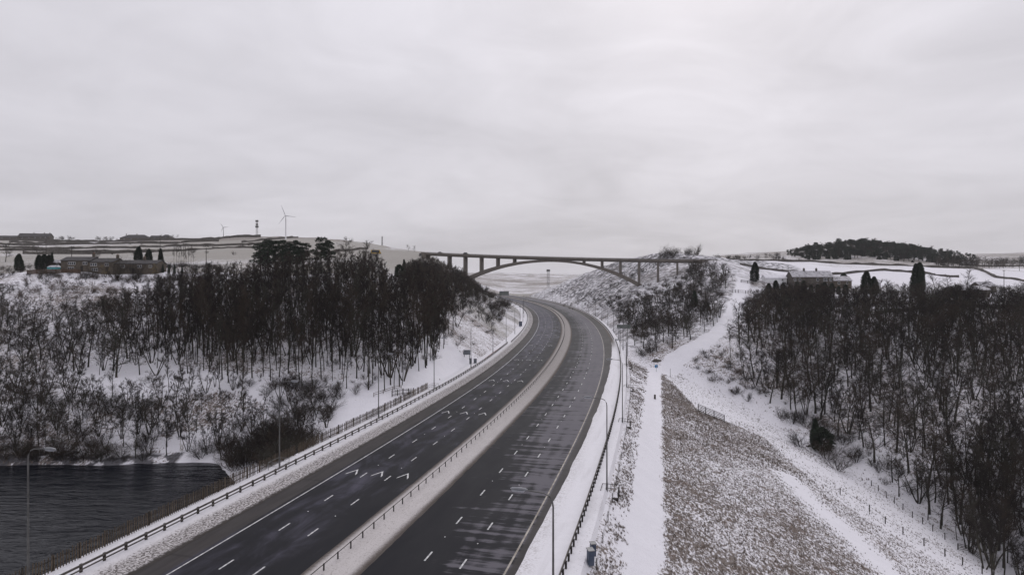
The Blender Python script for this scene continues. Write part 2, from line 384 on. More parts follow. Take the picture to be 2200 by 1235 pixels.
# ------------------------------------------------------------------ terrain
CP = [P(*p) for p in [
    # left hill: shore, slope, plateau, fields, ridge
    (100, 930, 131), (300, 930, 131), (500, 905, 136), (220, 820, 150), (0, 840, 150), (480, 812, 150), (700, 812, 152), (840, 838, 146), (0, 720, 188), (250, 700, 190), (480, 705, 190),
    (700, 700, 190), (850, 700, 190), (930, 770, 175), (980, 715, 212), (0, 630, 222), (250, 622, 228), (450, 630, 222), (650, 620, 228), (800, 630, 225), (900, 640, 235),
    (0, 590, 252), (150, 588, 250), (330, 588, 252), (480, 590, 255), (620, 586, 262), (760, 584, 270), (850, 590, 300),
    (0, 572, 300), (240, 572, 300), (450, 568, 310), (620, 560, 330), (780, 558, 350), (840, 572, 400), (900, 590, 380),
    (0, 545, 450), (250, 545, 450), (480, 542, 450), (700, 540, 450), (820, 547, 460), (880, 552, 470),
    (0, 527, 700), (250, 528, 700), (480, 524, 700), (700, 524, 680), (830, 536, 640), (880, 541, 600),
    (0, 517, 950), (130, 517, 950), (280, 518, 950), (420, 512, 950), (600, 511, 950), (700, 515, 940), (800, 527, 900), (880, 541, 850), (930, 548, 520), (880, 556, 440), (905, 555, 458), (935, 563, 455), (968, 577, 452),
    (990, 700, 235), (1040, 690, 260), (1000, 640, 290), (1050, 650, 330), (960, 610, 340), (1075, 668, 340), (960, 585, 420), (1000, 603, 455), (1040, 625, 470), (1070, 640, 480), (1080, 645, 560), (1000, 590, 600), (1050, 622, 650),
    # right hill at the bridge, rocky hill behind it
    (1365, 614, 424), (1310, 634, 420), (1265, 653, 415), (1420, 604, 415), (1470, 590, 405), (1498, 568, 402), (1525, 561, 398), (1550, 566, 385), (1560, 592, 350),
    (1190, 612, 620), (1200, 604, 560), (1250, 591, 540), (1330, 564, 500), (1450, 552, 480), (1530, 556, 470), (1600, 562, 500), (1180, 634, 560), (1150, 630, 640),
    (1320, 668, 325), (1400, 645, 330), (1450, 688, 275), (1400, 745, 222), (1370, 720, 250), (1480, 748, 216), (1540, 708, 236), (1575, 668, 262), (1592, 630, 300), (1600, 596, 350),
    # right valley side with the wood, plateau and fields
    (1650, 648, 300), (1740, 626, 330), (1850, 640, 305), (1950, 640, 300), (2100, 640, 285), (2250, 640, 280), (1600, 745, 215), (1700, 800, 205), (1850, 720, 240), (1900, 850, 180), (2100, 850, 172), (2100, 700, 230), (2250, 730, 215),
    (2000, 1000, 141), (2200, 1000, 134), (2200, 1160, 113), (1560, 845, 197), (1650, 895, 178), (1780, 955, 160),
    (1700, 605, 400), (1900, 598, 420), (2100, 605, 420), (2300, 605, 420), (1620, 580, 430), (1760, 575, 480), (1950, 580, 480), (2150, 582, 500),
    (1560, 556, 620), (1650, 552, 620), (1750, 562, 600), (1900, 566, 600), (2050, 572, 600), (2250, 574, 600), (1540, 549, 760), (1680, 542, 760), (1850, 532, 760), (1990, 546, 760), (2100, 552, 800), (2250, 540, 1000), (2400, 538, 1000),
    # distant valley under the arch
    (1100, 632, 850), (1180, 628, 900), (1040, 618, 900), (1100, 614, 1400), (1200, 612, 1400), (1280, 600, 1500), (1000, 600, 1400), (1100, 598, 2200), (1250, 596, 2200), (1000, 590, 2200), (1100, 587, 3300), (1250, 590, 3300), (950, 585, 3300), (1400, 588, 3300)]]
CP += [(-98, 118, -11.5), (-60, 118, -11.5), (-140, 115, -11), (-250, 105, -11.5), (-47, 124, -6.5), (-43, 114, -6.5), (-55, 125, -8.8), (-90, 90, -19), (-60, 60, -25), (-150, 60, -24), (-300, 40, -24), (-100, 0, -28), (-250, -60, -28), (-40, 94, -15),
       (-180, 160, 3), (-300, 160, 6), (-220, 240, 24), (-400, 240, 30), (-500, 500, 50), (-800, 900, 80), (-1500, 1200, 80), (-1200, 400, 50), (-900, 100, 10), (-900, -200, -10),
       (0, 30, -40), (40, 60, -38), (70, 100, -34), (90, 113, -27.5), (110, 92, -34), (140, 90, -40), (200, 80, -30), (300, 120, 0), (400, 250, 22), (120, 0, -55), (300, -60, -40), (500, 0, -10), (700, 300, 30),
       (-15, 180, -4), (20, 210, -1), (35, 260, 1), (900, 600, 55), (1200, 1000, 70), (2000, 1500, 60), (-2500, 2500, 60), (2500, 3000, 60), (-3000, 5500, 60), (0, 6500, 40), (3000, 6000, 60), (-900, 2000, 62), (900, 1700, 50), (0, 4500, 52)]
CP = np.array(CP, float)
def _warp(x, y):    # distances shrink with depth so that near detail and far hills fit in one smooth surface
    r = np.sqrt(x * x + (y + 40) ** 2) + 1e-6; k = 140 * np.log1p(r / 140) / r
    return x * k, (y + 40) * k
def _U(r2): return 0.5 * r2 * np.log(r2 + 1e-9)
_wx, _wy = _warp(CP[:, 0], CP[:, 1]); _n = len(CP)
_K = _U((_wx[:, None] - _wx) ** 2 + (_wy[:, None] - _wy) ** 2) + np.eye(_n) * 6.0
_Pm = np.stack([np.ones(_n), _wx, _wy], 1); _A = np.zeros((_n + 3, _n + 3)); _A[:_n, :_n] = _K; _A[:_n, _n:] = _Pm; _A[_n:, :_n] = _Pm.T
_W = np.linalg.solve(_A, np.concatenate([CP[:, 2], [0, 0, 0]]))
def tps(x, y):
    x = np.asarray(x, float).ravel(); y = np.asarray(y, float).ravel(); out = np.empty_like(x)
    for i in range(0, len(x), 20000):
        a, b = _warp(x[i:i + 20000], y[i:i + 20000])
        out[i:i + 20000] = _U((a[:, None] - _wx) ** 2 + (b[:, None] - _wy) ** 2) @ _W[:_n] + _W[_n] + _W[_n + 1] * a + _W[_n + 2] * b
    return out
_tab = np.random.RandomState(3).rand(256, 256)
def vnoise(x, y):
    xi = np.floor(x).astype(int); yi = np.floor(y).astype(int); fx = x - xi; fy = y - yi; fx = fx * fx * (3 - 2 * fx); fy = fy * fy * (3 - 2 * fy)
    g = lambda a, b: _tab[a % 256, b % 256]
    return (g(xi, yi) * (1 - fx) + g(xi + 1, yi) * fx) * (1 - fy) + (g(xi, yi + 1) * (1 - fx) + g(xi + 1, yi + 1) * fx) * fy
def fbm(x, y, o=4):
    a = 0; k = 1.0; t = 0
    for i in range(o): a = a + k * vnoise(x * 2 ** i + 17.3 * i, y * 2 ** i + 9.1 * i); t += k; k *= 0.5
    return a / t - 0.5
ZW = -10.0
def XT(y): return 13.1 + (y - 64) * 0.2346           # the snowy service track below the right hand embankment
def Zr(x, y):
    shp = np.shape(x); x = np.asarray(x, float).ravel(); y = np.asarray(y, float).ravel()
    h = tps(x, y)
    r = np.hypot(x, y)
    h = h + fbm(x / 9.0, y / 9.0) * np.clip(r / 120, 0.6, 1.4) * 1.3 + fbm(x / 45.0, y / 45.0, 3) * np.clip((r - 100) / 150, 0, 2.0) * 2.2
    yc = np.clip(y, Y0R, Y1R); off = offs(x, y); zr = ZR(yc)
    fade = np.clip((y - Y1R) / 200, 0, 1) * 60 + np.clip((Y0R - y) / 60, 0, 1) * 60
    dl = np.maximum(0, -off - 24.9); dr = np.maximum(0, off - 21.4)
    lo = np.where(off < 0, zr - 0.1 - 0.62 * dl, 0.0); hi = np.where(off < 0, zr - 0.1 + 0.62 * dl, zr - 0.1 + 0.55 * dr)
    t = x - XT(y); zt = -4.0 + 4.0 * sstep(185, 262, y)
    bank = zr - 0.3 - 0.52 * dr
    fld = zt - 0.35 * np.maximum(0, t - 2.0) + 0.12 * np.clip(np.abs(t) - 1.7, 0, 1)
    lo = np.where(off < 0, lo, np.maximum(bank, fld))
    lo = np.where(fade > 0, lo - fade, lo)
    k = np.clip((h - lo) / 1.6, -1, 1)                      # soft join of fill slope and hillside
    z = np.where(np.abs(k) < 1, np.maximum(lo, h) + 0.4 * (1 - np.abs(k)) ** 2, np.maximum(lo, h))
    z = np.minimum(z, hi + np.clip((y - Y1R) / 3, 0, 200))
    core = (off > -24.9) & (off < 21.4) & (y < Y1R) & (y > Y0R)
    z = np.where(core, zr - 0.35, z)
    # track bed and hill path kept even
    return z.reshape(shp)
def Zp(x, y): return float(Zr(np.array([x]), np.array([y]))[0])
def G(px, py, y0=40.0, y1=900.0):
    """first point of the ground along the line of sight through a photo pixel"""
    ys = np.concatenate([np.arange(y0, 320, 0.5), np.arange(320, y1, 2.0)]); xs = (px - 1100) * ys / F; zs = HC - (py - YH) * ys / F
    g = Zr(xs, ys); i = np.argmax(g >= zs)
    if g[i] < zs[i]: i = len(ys) - 1
    return float(xs[i]), float(ys[i]), float(g[i])

def axis(core0, core1, st, end0, end1, gr):
    a = list(np.arange(core0, core1 + 1e-6, st)); d = st
    while a[-1] < end1: d *= gr; a.append(a[-1] + d)
    d = st; b = []; x = core0
    while x > end0: d *= gr; x -= d; b.append(x)
    return np.array(b[::-1] + a)
gx = axis(-115, 120, 0.9, -7000, 7000, 1.075); gy = axis(48, 235, 0.9, -160, 9000, 1.035)
GX, GY = np.meshgrid(gx, gy); GZ = Zr(GX, GY)
def in_poly(px, py, poly):
    px = np.asarray(px, float); py = np.asarray(py, float); c = np.zeros(px.shape, bool); n = len(poly)
    for i in range(n):
        x1, y1 = poly[i]; x2, y2 = poly[(i + 1) % n]
        if y1 == y2: continue
        c ^= ((y1 > py) != (y2 > py)) & (px < (x2 - x1) * (py - y1) / (y2 - y1) + x1)
    return c
def seg_dist(x, y, pts):
    d = np.full(np.shape(x), 1e9)
    for (x1, y1), (x2, y2) in zip(pts[:-1], pts[1:]):
        t = np.clip(((x - x1) * (x2 - x1) + (y - y1) * (y2 - y1)) / ((x2 - x1) ** 2 + (y2 - y1) ** 2), 0, 1)
        d = np.minimum(d, np.hypot(x - x1 - t * (x2 - x1), y - y1 - t * (y2 - y1)))
    return d
HILL_PATH = [G(*p)[:2] for p in ((1425, 800), (1450, 775), (1500, 742), (1545, 712), (1575, 672), (1590, 635), (1598, 600))]
def cover(x, y, z):
    """how much dead grass shows (r), pasture tone (g), boulders (b)"""
    off = offs(x, y); t = x - XT(y); n = fbm(x / 14, y / 14) ; n2 = fbm(x / 60, y / 60, 3)
    g = np.full(x.shape, 0.36) + n * 0.4
    tone = np.zeros(x.shape); rock = np.zeros(x.shape)
    t0 = t; t = t + fbm(x / 2.2, y / 3.5) * 1.5
    fieldz = -4.0 - 0.35 * np.maximum(0, t0 - 2.0)
    infield = (off > 21) & (t > 1.6) & (y < 215) & (np.abs(z - fieldz) < 1.1)
    streak = np.exp(-((t - 32 + (y - 100) * 0.22 + n * 3) / 2.6) ** 2) * (y < 125) + 0.9 * np.exp(-((t - 6.5 + (y - 190) * 0.30) / 1.5) ** 2) * ((y > 163) & (y < 196))
    fg = 0.63 - 0.0050 * np.clip(t, 0, 45) + n * 0.16 + n2 * 0.12 - 0.52 * streak
    fg = np.where(t < 3.2, 0.64 * np.clip((t - 1.6) / 1.2, 0, 1), fg)
    pxx = 1100 + F * x / np.maximum(y, 1); pyy = YH - F * (z - HC) / np.maximum(y, 1)
    band = in_poly(pxx, pyy, [(1425, 800), (1560, 845), (1700, 925), (1900, 1055), (2100, 1180), (2210, 1245), (2075, 1245), (1960, 1172), (1850, 1108), (1740, 1028), (1640, 938), (1560, 905), (1500, 880)])
    fg = np.where(band, 0.20 + n * 0.5, fg)
    edge = np.clip((1.1 - np.abs(z - fieldz)) / 0.6, 0, 1)
    g = np.where(infield, fg * edge + 0.22 * (1 - edge), g)
    trk = (np.abs(t) < 2.1) & (off > 24) & (y < 205)
    bank = (off > 21) & (t <= -1.6) & (y < 215)
    g = np.where(bank, 0.40 + n * 0.25, g); g = np.where(trk, 0.02 + 0.22 * np.clip(np.abs(t) - 1.1, 0, 1) + 0.17 * np.exp(-((np.abs(t + 0.3 * n) - 0.75) / 0.22) ** 2), g)
    left = off < -24
    wood = left & (y < 250); g = np.where(wood, 0.43 + n * 0.55, g)  # dead grass, with extra cover painting the twigs' shade on the snow
    px = 1100 + F * x / np.maximum(y, 1); py = YH - F * (z - HC) / np.maximum(y, 1)
    clear = left & in_poly(px, py, [(120, 800), (240, 780), (520, 800), (800, 820), (900, 770), (960, 740), (1030, 780), (900, 860), (640, 960), (560, 990), (330, 1000), (380, 930), (700, 900), (500, 840), (200, 860)])
    g = np.where(clear, 0.16 + n * 0.4, g)
    shore = left & (z < ZW + 1.2 + n * 1.5) & (z > ZW - 2) & (x < -66); g = np.where(shore, 0.50 + n * 0.6, g); rock = np.where(shore, 1.0, rock)
    lane = left & (off > -40) & (y > 125) & (y < 190); g = np.where(lane, np.minimum(g, 0.14 + n * 0.3), g)
    rw = (~left) & (off > 24) & ~infield & ~trk & ~bank & (y < 250); g = np.where(rw, 0.43 + n * 0.5, g)  # right wood likewise: grass cover raised to paint in canopy shade
    strip = rw & (z < fieldz + 6) & (t > 5); g = np.where(strip, 0.26 + n * 0.45, g)
    # pasture fields of the plateaus: stripes of drifted snow along the walls
    far = ((y > 262) & left) | ((y > 330) & (off > 120)) | (y > 640)
    fieldn = fbm(x / 90 + 3, y / 150, 3)
    fa = 0.74 + fieldn * 0.8 + n * 0.12
    fa = np.where(y > 900, 0.8 + n * 0.3, fa)
    rf = far & (off > 0) & (y < 620); fa = np.where(rf, 0.42 + fieldn * 1.3, fa)
    g = np.where(far, fa, g); tone = np.where(far, 0.85, tone)
    moor = left & (y > 780) & (x > -520); tone = np.where(moor, 0.35, tone); g = np.where(moor, 0.74 + n * 0.3, g)
    rm = (off > 100) & (y > 560); tone = np.where(rm, 0.45, tone); g = np.where(rm, 0.62 + n * 0.5, g)
    dv = (y > 800) & (np.abs(x) < 0.22 * y); g = np.where(dv, 0.55 + n2 * 0.7, g); tone = np.where(dv, 0.3, tone)
    # road cuttings near the bridge
    cutl = left & (y > 205) & (y < 640) & (off > -75); g = np.where(cutl, 0.52 + n * 0.45, g)
    cutr = (off > 21) & (off < 110) & (y > 225) & (y < 700); g = np.where(cutr, 0.40 + n * 0.5, g); rock = np.where(cutr, 0.55 + n, rock)
    rock = np.where((off > 30) & (off < 190) & (y > 452) & (y < 640), 0.95, rock)
    rock = np.where((off > 60) & (off < 150) & (y > 330) & (y <= 452), 0.45 + n, rock)
    rock = np.where(cutl & (y > 330), 0.25, rock)
    hp = seg_dist(x, y, HILL_PATH); g = np.where(hp < 3.2, np.minimum(g, 0.02 + 0.1 * np.maximum(hp - 2, 0)), g); rock = np.where(hp < 3.5, 0, rock)
    return np.clip(g, 0, 1), np.clip(tone, 0, 1), np.clip(rock, 0, 1)
def build_ground():
    nx, ny = len(gx), len(gy)
    me = bpy.data.meshes.new("ground"); v = np.stack([GX, GY, GZ], -1).reshape(-1, 3)
    i = np.arange(ny - 1)[:, None] * nx + np.arange(nx - 1)[None, :]
    f = np.stack([i, i + 1, i + 1 + nx, i + nx], -1).reshape(-1, 4)
    me.vertices.add(len(v)); me.vertices.foreach_set("co", v.ravel()); me.loops.add(f.size); me.loops.foreach_set("vertex_index", f.ravel().astype(np.int32))
    me.polygons.add(len(f)); me.polygons.foreach_set("loop_start", np.arange(0, f.size, 4, dtype=np.int32)); me.update(calc_edges=True); me.validate()
    me.shade_smooth()
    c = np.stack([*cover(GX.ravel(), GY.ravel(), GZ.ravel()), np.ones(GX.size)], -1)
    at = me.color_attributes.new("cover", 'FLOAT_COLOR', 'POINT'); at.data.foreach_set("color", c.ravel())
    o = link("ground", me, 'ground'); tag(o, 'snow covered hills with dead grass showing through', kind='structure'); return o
build_ground()

def ribbon(name, offfun, mat, s0, s1, ds, dzs=None, kind='structure', parent=None, label=None):
    """sheet along the road; offfun(s)-> list of offsets, dzs list of heights; UV = (offset, distance) in metres"""
    ss = np.arange(s0, s1 + 1e-6, ds); vs = []; uv = []; m = None
    for s in ss:
        o = offfun(s); m = len(o); z = dzs(s) if callable(dzs) else (dzs or [0] * m)
        for a, b in zip(o, z):
            x, y, zz = RP(a, s, b); vs.append((float(x), float(y), float(zz))); uv.append((a, s))
    fs = [(i * m + k, i * m + k + 1, (i + 1) * m + k + 1, (i + 1) * m + k) for i in range(len(ss) - 1) for k in range(m - 1)]
    me = bpy.data.meshes.new(name); me.from_pydata(vs, [], fs); me.update()
    lay = me.uv_layers.new(name="UVMap"); li = np.empty(len(me.loops), np.int32); me.loops.foreach_get("vertex_index", li)
    lay.data.foreach_set("uv", np.array(uv)[li].ravel())
    o = link(name, me, mat, parent)
    if kind: o['kind'] = kind
    if label: o['label'] = label
    return o
S0, S1 = float(_s[0]) + 1, float(_s[-1]) - 1
road_l = ribbon("road_left_carriageway", lambda s: [-17.6, -14, -10, -6, -2.2], 'asphalt_left', S0, S1, 2.0, label='dark wet left carriageway with chevron markings')
road_r = ribbon("road_right_carriageway", lambda s: [2.2, 6, 10, 14, 18.6], 'asphalt_right', S0, S1, 2.0, label='dark right carriageway dusted with drifted powder snow')
_mj = lambda s, k: 0.10 * (vnoise(np.array([s * 0.9 + k * 31]), np.array([k * 7.7]))[0] - 0.5)
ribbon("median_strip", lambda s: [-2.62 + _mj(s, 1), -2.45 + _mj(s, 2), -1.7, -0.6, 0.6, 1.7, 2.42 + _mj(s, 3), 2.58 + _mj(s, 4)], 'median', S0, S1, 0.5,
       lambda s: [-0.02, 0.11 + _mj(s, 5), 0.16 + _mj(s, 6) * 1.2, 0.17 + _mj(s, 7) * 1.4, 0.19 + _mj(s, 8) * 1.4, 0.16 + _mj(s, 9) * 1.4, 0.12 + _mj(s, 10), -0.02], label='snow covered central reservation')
def vl_dz(s): return [0.012, 0.10 + 2.2 * abs(_mj(s * 2.1, 1)), 0.16 + 3 * _mj(s * 1.7, 2), 0.18 + 3 * _mj(s * 1.9, 3), 0.15 + 1.6 * _mj(s, 4), 0.12 + _mj(s, 5), 0.10 + _mj(s, 6), 0.06, -0.8]
ribbon("verge_left", lambda s: [-17.0 + 3 * _mj(s, 11), -17.5 + 2 * _mj(s, 12), -18.4, -19.3, -20.3, -21.4, -23.0, -24.6, -25.6], 'verge_left', S0, S1, 0.6, vl_dz, label='ploughed stony snow on the left verge')
def vr_in(s):
    y = float(S2Y(s)); e = np.interp(y, [0, 55, 97, 160, 203, 228, 250, 900], [15.8, 15.85, 16.2, 16.55, 17.2, 17.9, 18.3, 18.3])
    return e + 2.6 * _mj(s * 0.16, 13) + 1.2 * _mj(s * 0.5, 14) + 0.7 * _mj(s * 1.3, 15)
def vr_dz(s): return [0.012, 0.09 + _mj(s, 1), 0.13 + 1.5 * _mj(s * .6, 2), 0.12 + 1.5 * _mj(s * .6, 3), 0.08 + _mj(s, 4), 0.0, -0.9]
ribbon("verge_right", lambda s: [vr_in(s), vr_in(s) + 0.45, 18.7, 19.6, 20.5, 21.5, 22.1], 'verge_right', S0, S1, 0.6, vr_dz, label='smooth snow lying on the right verge')
link("lake", MB().add([(-700, -200, ZW), (-18, -200, ZW), (-18, 190, ZW), (-700, 190, ZW)], [(0, 1, 2, 3)]).mesh("lake"), 'water')['kind'] = 'structure'
bpy.data.objects['lake']['label'] = 'dark rippled reservoir water'

# ------------------------------------------------------------------ road markings
ribbon("edge_line", lambda s: [-14.10, -13.94], 'paint', S0, S1, 2.0, [0.005, 0.005], None, road_l)
ribbon("edge_line", lambda s: [14.83, 15.02], 'paint_dirty', S0, S1, 2.0, [0.005, 0.005], None, road_r)
dash_me = MB().add([(-0.085, -1, 0), (0.085, -1, 0), (0.085, 1, 0), (-0.085, 1, 0)], [(0, 1, 2, 3)]).mesh("lane_dash"); dash_me.materials.append(M['paint'])
chev = MB()
for sgn in (-1, 1):
    v = [(0, 1.2), (0, 0.62), (sgn * 0.76, -1.25), (sgn * 0.76, -0.70)]
    chev.add([(x, y, 0) for x, y in v], [(0, 1, 2, 3) if sgn < 0 else (3, 2, 1, 0)])
chev_me = chev.mesh("chevron"); chev_me.materials.append(M['paint'])
far_marks = {road_l: MB(), road_r: MB()}; studs = {road_l: MB(), road_r: MB()}
for root, off, y0 in ((road_l, -10.3, 63.9), (road_l, -6.6, 63.4), (road_r, 7.05, 61.1), (road_r, 10.75, 60.4)):
    s = float(Y2S(y0)) - 9 * 4
    k = 0
    while s < S1 - 5:
        x, y, z = (float(a) for a in RP(off, s, 0.006)); h = heading(s)
        if s < 330: link("lane_dash", dash_me, None, root, (x, y, z), h)
        else:
            c, sn = math.cos(h), math.sin(h); far_marks[root].add([(x + a * c - b * sn, y + a * sn + b * c, z) for a, b in ((-.085, -1), (.085, -1), (.085, 1), (-.085, 1))], [(0, 1, 2, 3)])
        if k % 2 == 0:
            x, y, z = (float(a) for a in RP(off, s + 4.5, 0.02)); studs[root].box((x, y, z), (0.11, 0.13, 0.03), h, 0.7)
        s += 9; k += 1
for root in (road_l, road_r):
    link("far_lane_dashes", far_marks[root].mesh("far_lane_dashes"), 'paint', root)['kind'] = 'stuff'
    link("road_studs", studs[root].mesh("road_studs"), 'white', root)['kind'] = 'stuff'
for k in range(9):
    s = float(Y2S(82.3)) + 39.0 * k
    for off in (-12.15, -8.45, -4.75):
        x, y, z = (float(a) for a in RP(off, s, 0.007)); link("chevron", chev_me, None, road_l, (x, y, z), heading(s))

# ------------------------------------------------------------------ safety barriers, fences
def barrier(name, label, off, y0, y1, spacing, post_dim, rails, post_mat, rail_mat, dz=0.1, jit=0.0, cap=None):
    s0, s1 = float(Y2S(y0)), float(Y2S(y1)); x, y, z = (float(a) for a in RP(off, s0, 0))
    root = empty(name, (x, y, z), 0, label, 'barrier'); org = Vector((x, y, z))
    pm = MB().box((0, 0, post_dim[2] / 2 - 0.1), (post_dim[0], post_dim[1], post_dim[2] + 0.2)).mesh("post"); pm.materials.append(M[post_mat])
    s = s0; n = 0
    while s < s1 and n < 298:
        p = Vector([float(a) for a in RP(off, s, dz)]) - org
        link("post", pm, None, root, p, heading(s)); s += spacing; n += 1
    for (do, z0, w, h) in rails:
        m = MB(); pts = []; q = s0
        while q <= s1:
            pts.append(Vector([float(a) for a in RP(off + do, q, dz + z0)]) - org); q += 3.0
        vs = []; fs = []
        for i, p in enumerate(pts):
            d = (pts[min(i + 1, len(pts) - 1)] - pts[max(i - 1, 0)]).normalized(); sd = d.cross(Vector((0, 0, 1))).normalized()
            prof = [(-w / 2, -h / 2), (w * .35, -h / 2), (w / 2, -h / 4), (w * .1, 0), (w / 2, h / 4), (w * .35, h / 2), (-w / 2, h / 2)]
            for a, b in prof: vs.append(p + sd * a + Vector((0, 0, b)))
        k = 7
        for i in range(len(pts) - 1):
            for j in range(k): fs.append((i * k + j, i * k + (j + 1) % k, (i + 1) * k + (j + 1) % k, (i + 1) * k + j))
        link("rail", m.add(vs, fs).mesh("rail"), rail_mat, root)
    return root
barrier("crash_barrier", "two rail weathered crash barrier on posts along the left verge beside the reservoir", -21.6, 25, 240, 2.4, (0.16, 0.22, 0.78),
        [(0.12, 0.68, 0.10, 0.20), (0.12, 0.30, 0.07, 0.13)], 'timber_dark', 'rail')
barrier("crash_barrier", "dark crash barrier on close posts along the snowy right verge", 20.1, 15, 255, 1.6, (0.16, 0.30, 0.72), [(-0.14, 0.62, 0.10, 0.30)], 'post_dark', 'rail', 0.05)
barrier("crash_barrier", "far crash barrier round the bend on the right, below the bridge", 19.6, 258, 700, 3.2, (0.14, 0.2, 0.7), [(-0.1, 0.6, 0.1, 0.3)], 'post_dark', 'rail', 0.05)
barrier("crash_barrier", "far crash barrier round the bend on the left, below the wooded cutting", -20.6, 243, 640, 3.2, (0.14, 0.2, 0.7), [(0.1, 0.6, 0.1, 0.3)], 'post_dark', 'rail', 0.05)
barrier("median_barrier", "low dark post and cable barrier along the snowy central reservation", -0.75, 25, 420, 2.45, (0.09, 0.13, 0.72), [(0.0, 0.66, 0.07, 0.05)], 'post_dark', 'post_dark', 0.12)
barrier("median_barrier", "far part of the central barrier where the motorway bends under the bridge", -0.75, 422, 740, 2.45, (0.09, 0.13, 0.72), [(0.0, 0.6, 0.07, 0.22)], 'post_dark', 'post_dark', 0.12)

def picket_fence():
    y0, y1, off = 45.0, 143.5, -24.3; s0, s1 = float(Y2S(y0)), float(Y2S(y1)); org = Vector([float(a) for a in RP(off, s0, 0)])
    root = empty("picket_fence", org, 0, "weathered timber picket fence between the reservoir and the left crash barrier", "fence")
    pk = MB().box((0, 0, 0.72), (0.10, 0.04, 1.44)).add([(-.0425, -.02, 1.44), (.0425, -.02, 1.44), (.0425, .02, 1.44), (-.0425, .02, 1.44), (0, 0, 1.53)], [(0, 1, 4), (1, 2, 4), (2, 3, 4), (3, 0, 4)]).mesh("picket"); pk.materials.append(M['timber'])
    po = MB().box((0, 0, 0.75), (0.12, 0.12, 1.7)).mesh("post"); po.materials.append(M['timber_dark'])
    n = 0; s = s0; rest = MB(); rnd = random.Random(4)
    while s < s1:
        p = Vector([float(a) for a in RP(off, s, 0.05)]) - org; hh = heading(s) + math.pi / 2
        tilt = rnd.uniform(-0.05, 0.05)
        if rnd.random() > 0.04:
            if n < 300:
                q = link("picket", pk, None, root, p, hh); q.rotation_euler[1] = tilt; q.scale = (1, 1, rnd.uniform(.93, 1.06)); n += 1
            else: rest.box((p.x, p.y, p.z + 0.74), (0.085, 0.04, 1.5), hh)
        s += 0.29
    if rest.v: link("further_pickets", rest.mesh("further_pickets"), 'timber', root)['kind'] = 'stuff'
    s = s0
    while s < s1 + 1:
        p = Vector([float(a) for a in RP(off - 0.09, s, 0.0)]) - org; link("post", po, None, root, p, heading(s)); s += 2.7
    for zz in (0.42, 1.05):
        m = MB(); q = s0
        while q < s1:
            a = Vector([float(t) for t in RP(off - 0.05, q, zz + 0.05)]) - org; b = Vector([float(t) for t in RP(off - 0.05, min(q + 2.7, s1), zz + 0.05)]) - org
            m.beam(a, b, 0.04, 0.09); q += 2.7
        link("rail", m.mesh("rail"), 'timber_dark', root)
picket_fence()

def fence_line(name, label, pts, spacing, h, pw, rails, mat, cat='fence', rail_t=(0.04, 0.09), slat=None):
    """fence following the ground: posts, and one mesh for each run of rail"""
    pts = [Vector((p[0], p[1])) for p in pts]; z0 = Zp(*pts[0]); org = Vector((pts[0].x, pts[0].y, z0)); root = empty(name, org, 0, label, cat)
    pm = MB().box((0, 0, h / 2 - 0.15), (pw, pw, h + 0.3)).mesh("post"); pm.materials.append(M[mat]); pos = []
    for a, b in zip(pts[:-1], pts[1:]):
        n = max(1, round((b - a).length / spacing))
        for i in range(n): pos.append(a + (b - a) * i / n)
    pos.append(pts[-1]); P3 = [Vector((p.x, p.y, Zp(p.x, p.y))) - org for p in pos]
    for p in P3: link("post", pm, None, root, p)
    for r in rails:
        m = MB()
        for a, b in zip(P3[:-1], P3[1:]): m.beam(a + Vector((0, 0, r)), b + Vector((0, 0, r)), *rail_t)
        link("rail", m.mesh("rail"), mat, root)
    if slat:
        sm = MB().box((0, 0, h / 2), (slat[0], 0.03, h)).mesh("slat"); sm.materials.append(M[mat])
        for a, b in zip(P3[:-1], P3[1:]):
            L = (b - a).length; k = max(1, int(L / slat[1])); ang = math.atan2(b.y - a.y, b.x - a.x)
            for i in range(k): link("slat", sm, None, root, a + (b - a) * (i + .5) / k, ang)
    return root
def gp(*pp): return [G(*p)[:2] for p in pp]
fence_line("picket_fence", "short return of picket fence at the end of the reservoir fence", gp((842, 853), (889, 847)), 1.6, 1.5, 0.12, (0.4, 1.1), 'timber_dark', slat=(0.09, 0.3))
fence_line("post_and_rail_fence", "low slanting rail fence on the snow below the left wood", gp((803, 854), (862, 836)), 3.0, 0.9, 0.1, (0.4, 0.8), 'timber')
fence_line("rail_gate", "dark railed sheep pen fence standing on the tufted dam slope", gp((1500, 884), (1516, 891), (1534, 898), (1556, 908)), 3.3, 1.9, 0.16, (0.35, 0.75, 1.15, 1.5, 1.85), 'timber_dark', rail_t=(0.05, 0.12))
fence_line("wire_fence", "thin wire fence on posts between the right barrier and the bank", [tuple(float(a) for a in RP(22.6, s, 0))[:2] for s in (30, 60, 90, 120, 150, 180, 205)], 6.0, 1.1, 0.07, (0.35, 0.75, 1.05), 'timber_dark', rail_t=(0.015, 0.02))
fence_line("wire_fence", "crooked line of old posts on the snow along the foot of the dam slope", gp((1805, 1062), (1868, 1100), (1902, 1125), (1940, 1148), (1985, 1172), (2030, 1195), (2068, 1215), (2110, 1232)), 4.4, 1.35, 0.13, (1.1,), 'timber_dark', rail_t=(0.02, 0.02))
fence_line("wire_fence", "line of posts on the snow at the edge of the right wood", gp((1872, 1045), (1887, 1056), (1940, 1095), (1960, 1112), (1982, 1125), (2004, 1142), (2030, 1160)), 3.6, 1.3, 0.12, (1.1,), 'timber_dark', rail_t=(0.02, 0.02))
fence_line("timber_gate", "small timber gate and stile among the trees at the foot of the slope", gp((2058, 1182), (2082, 1186), (2108, 1206)), 2.2, 1.2, 0.13, (0.3, 0.6, 0.9, 1.15), 'timber_dark', 'gate', rail_t=(0.04, 0.10))
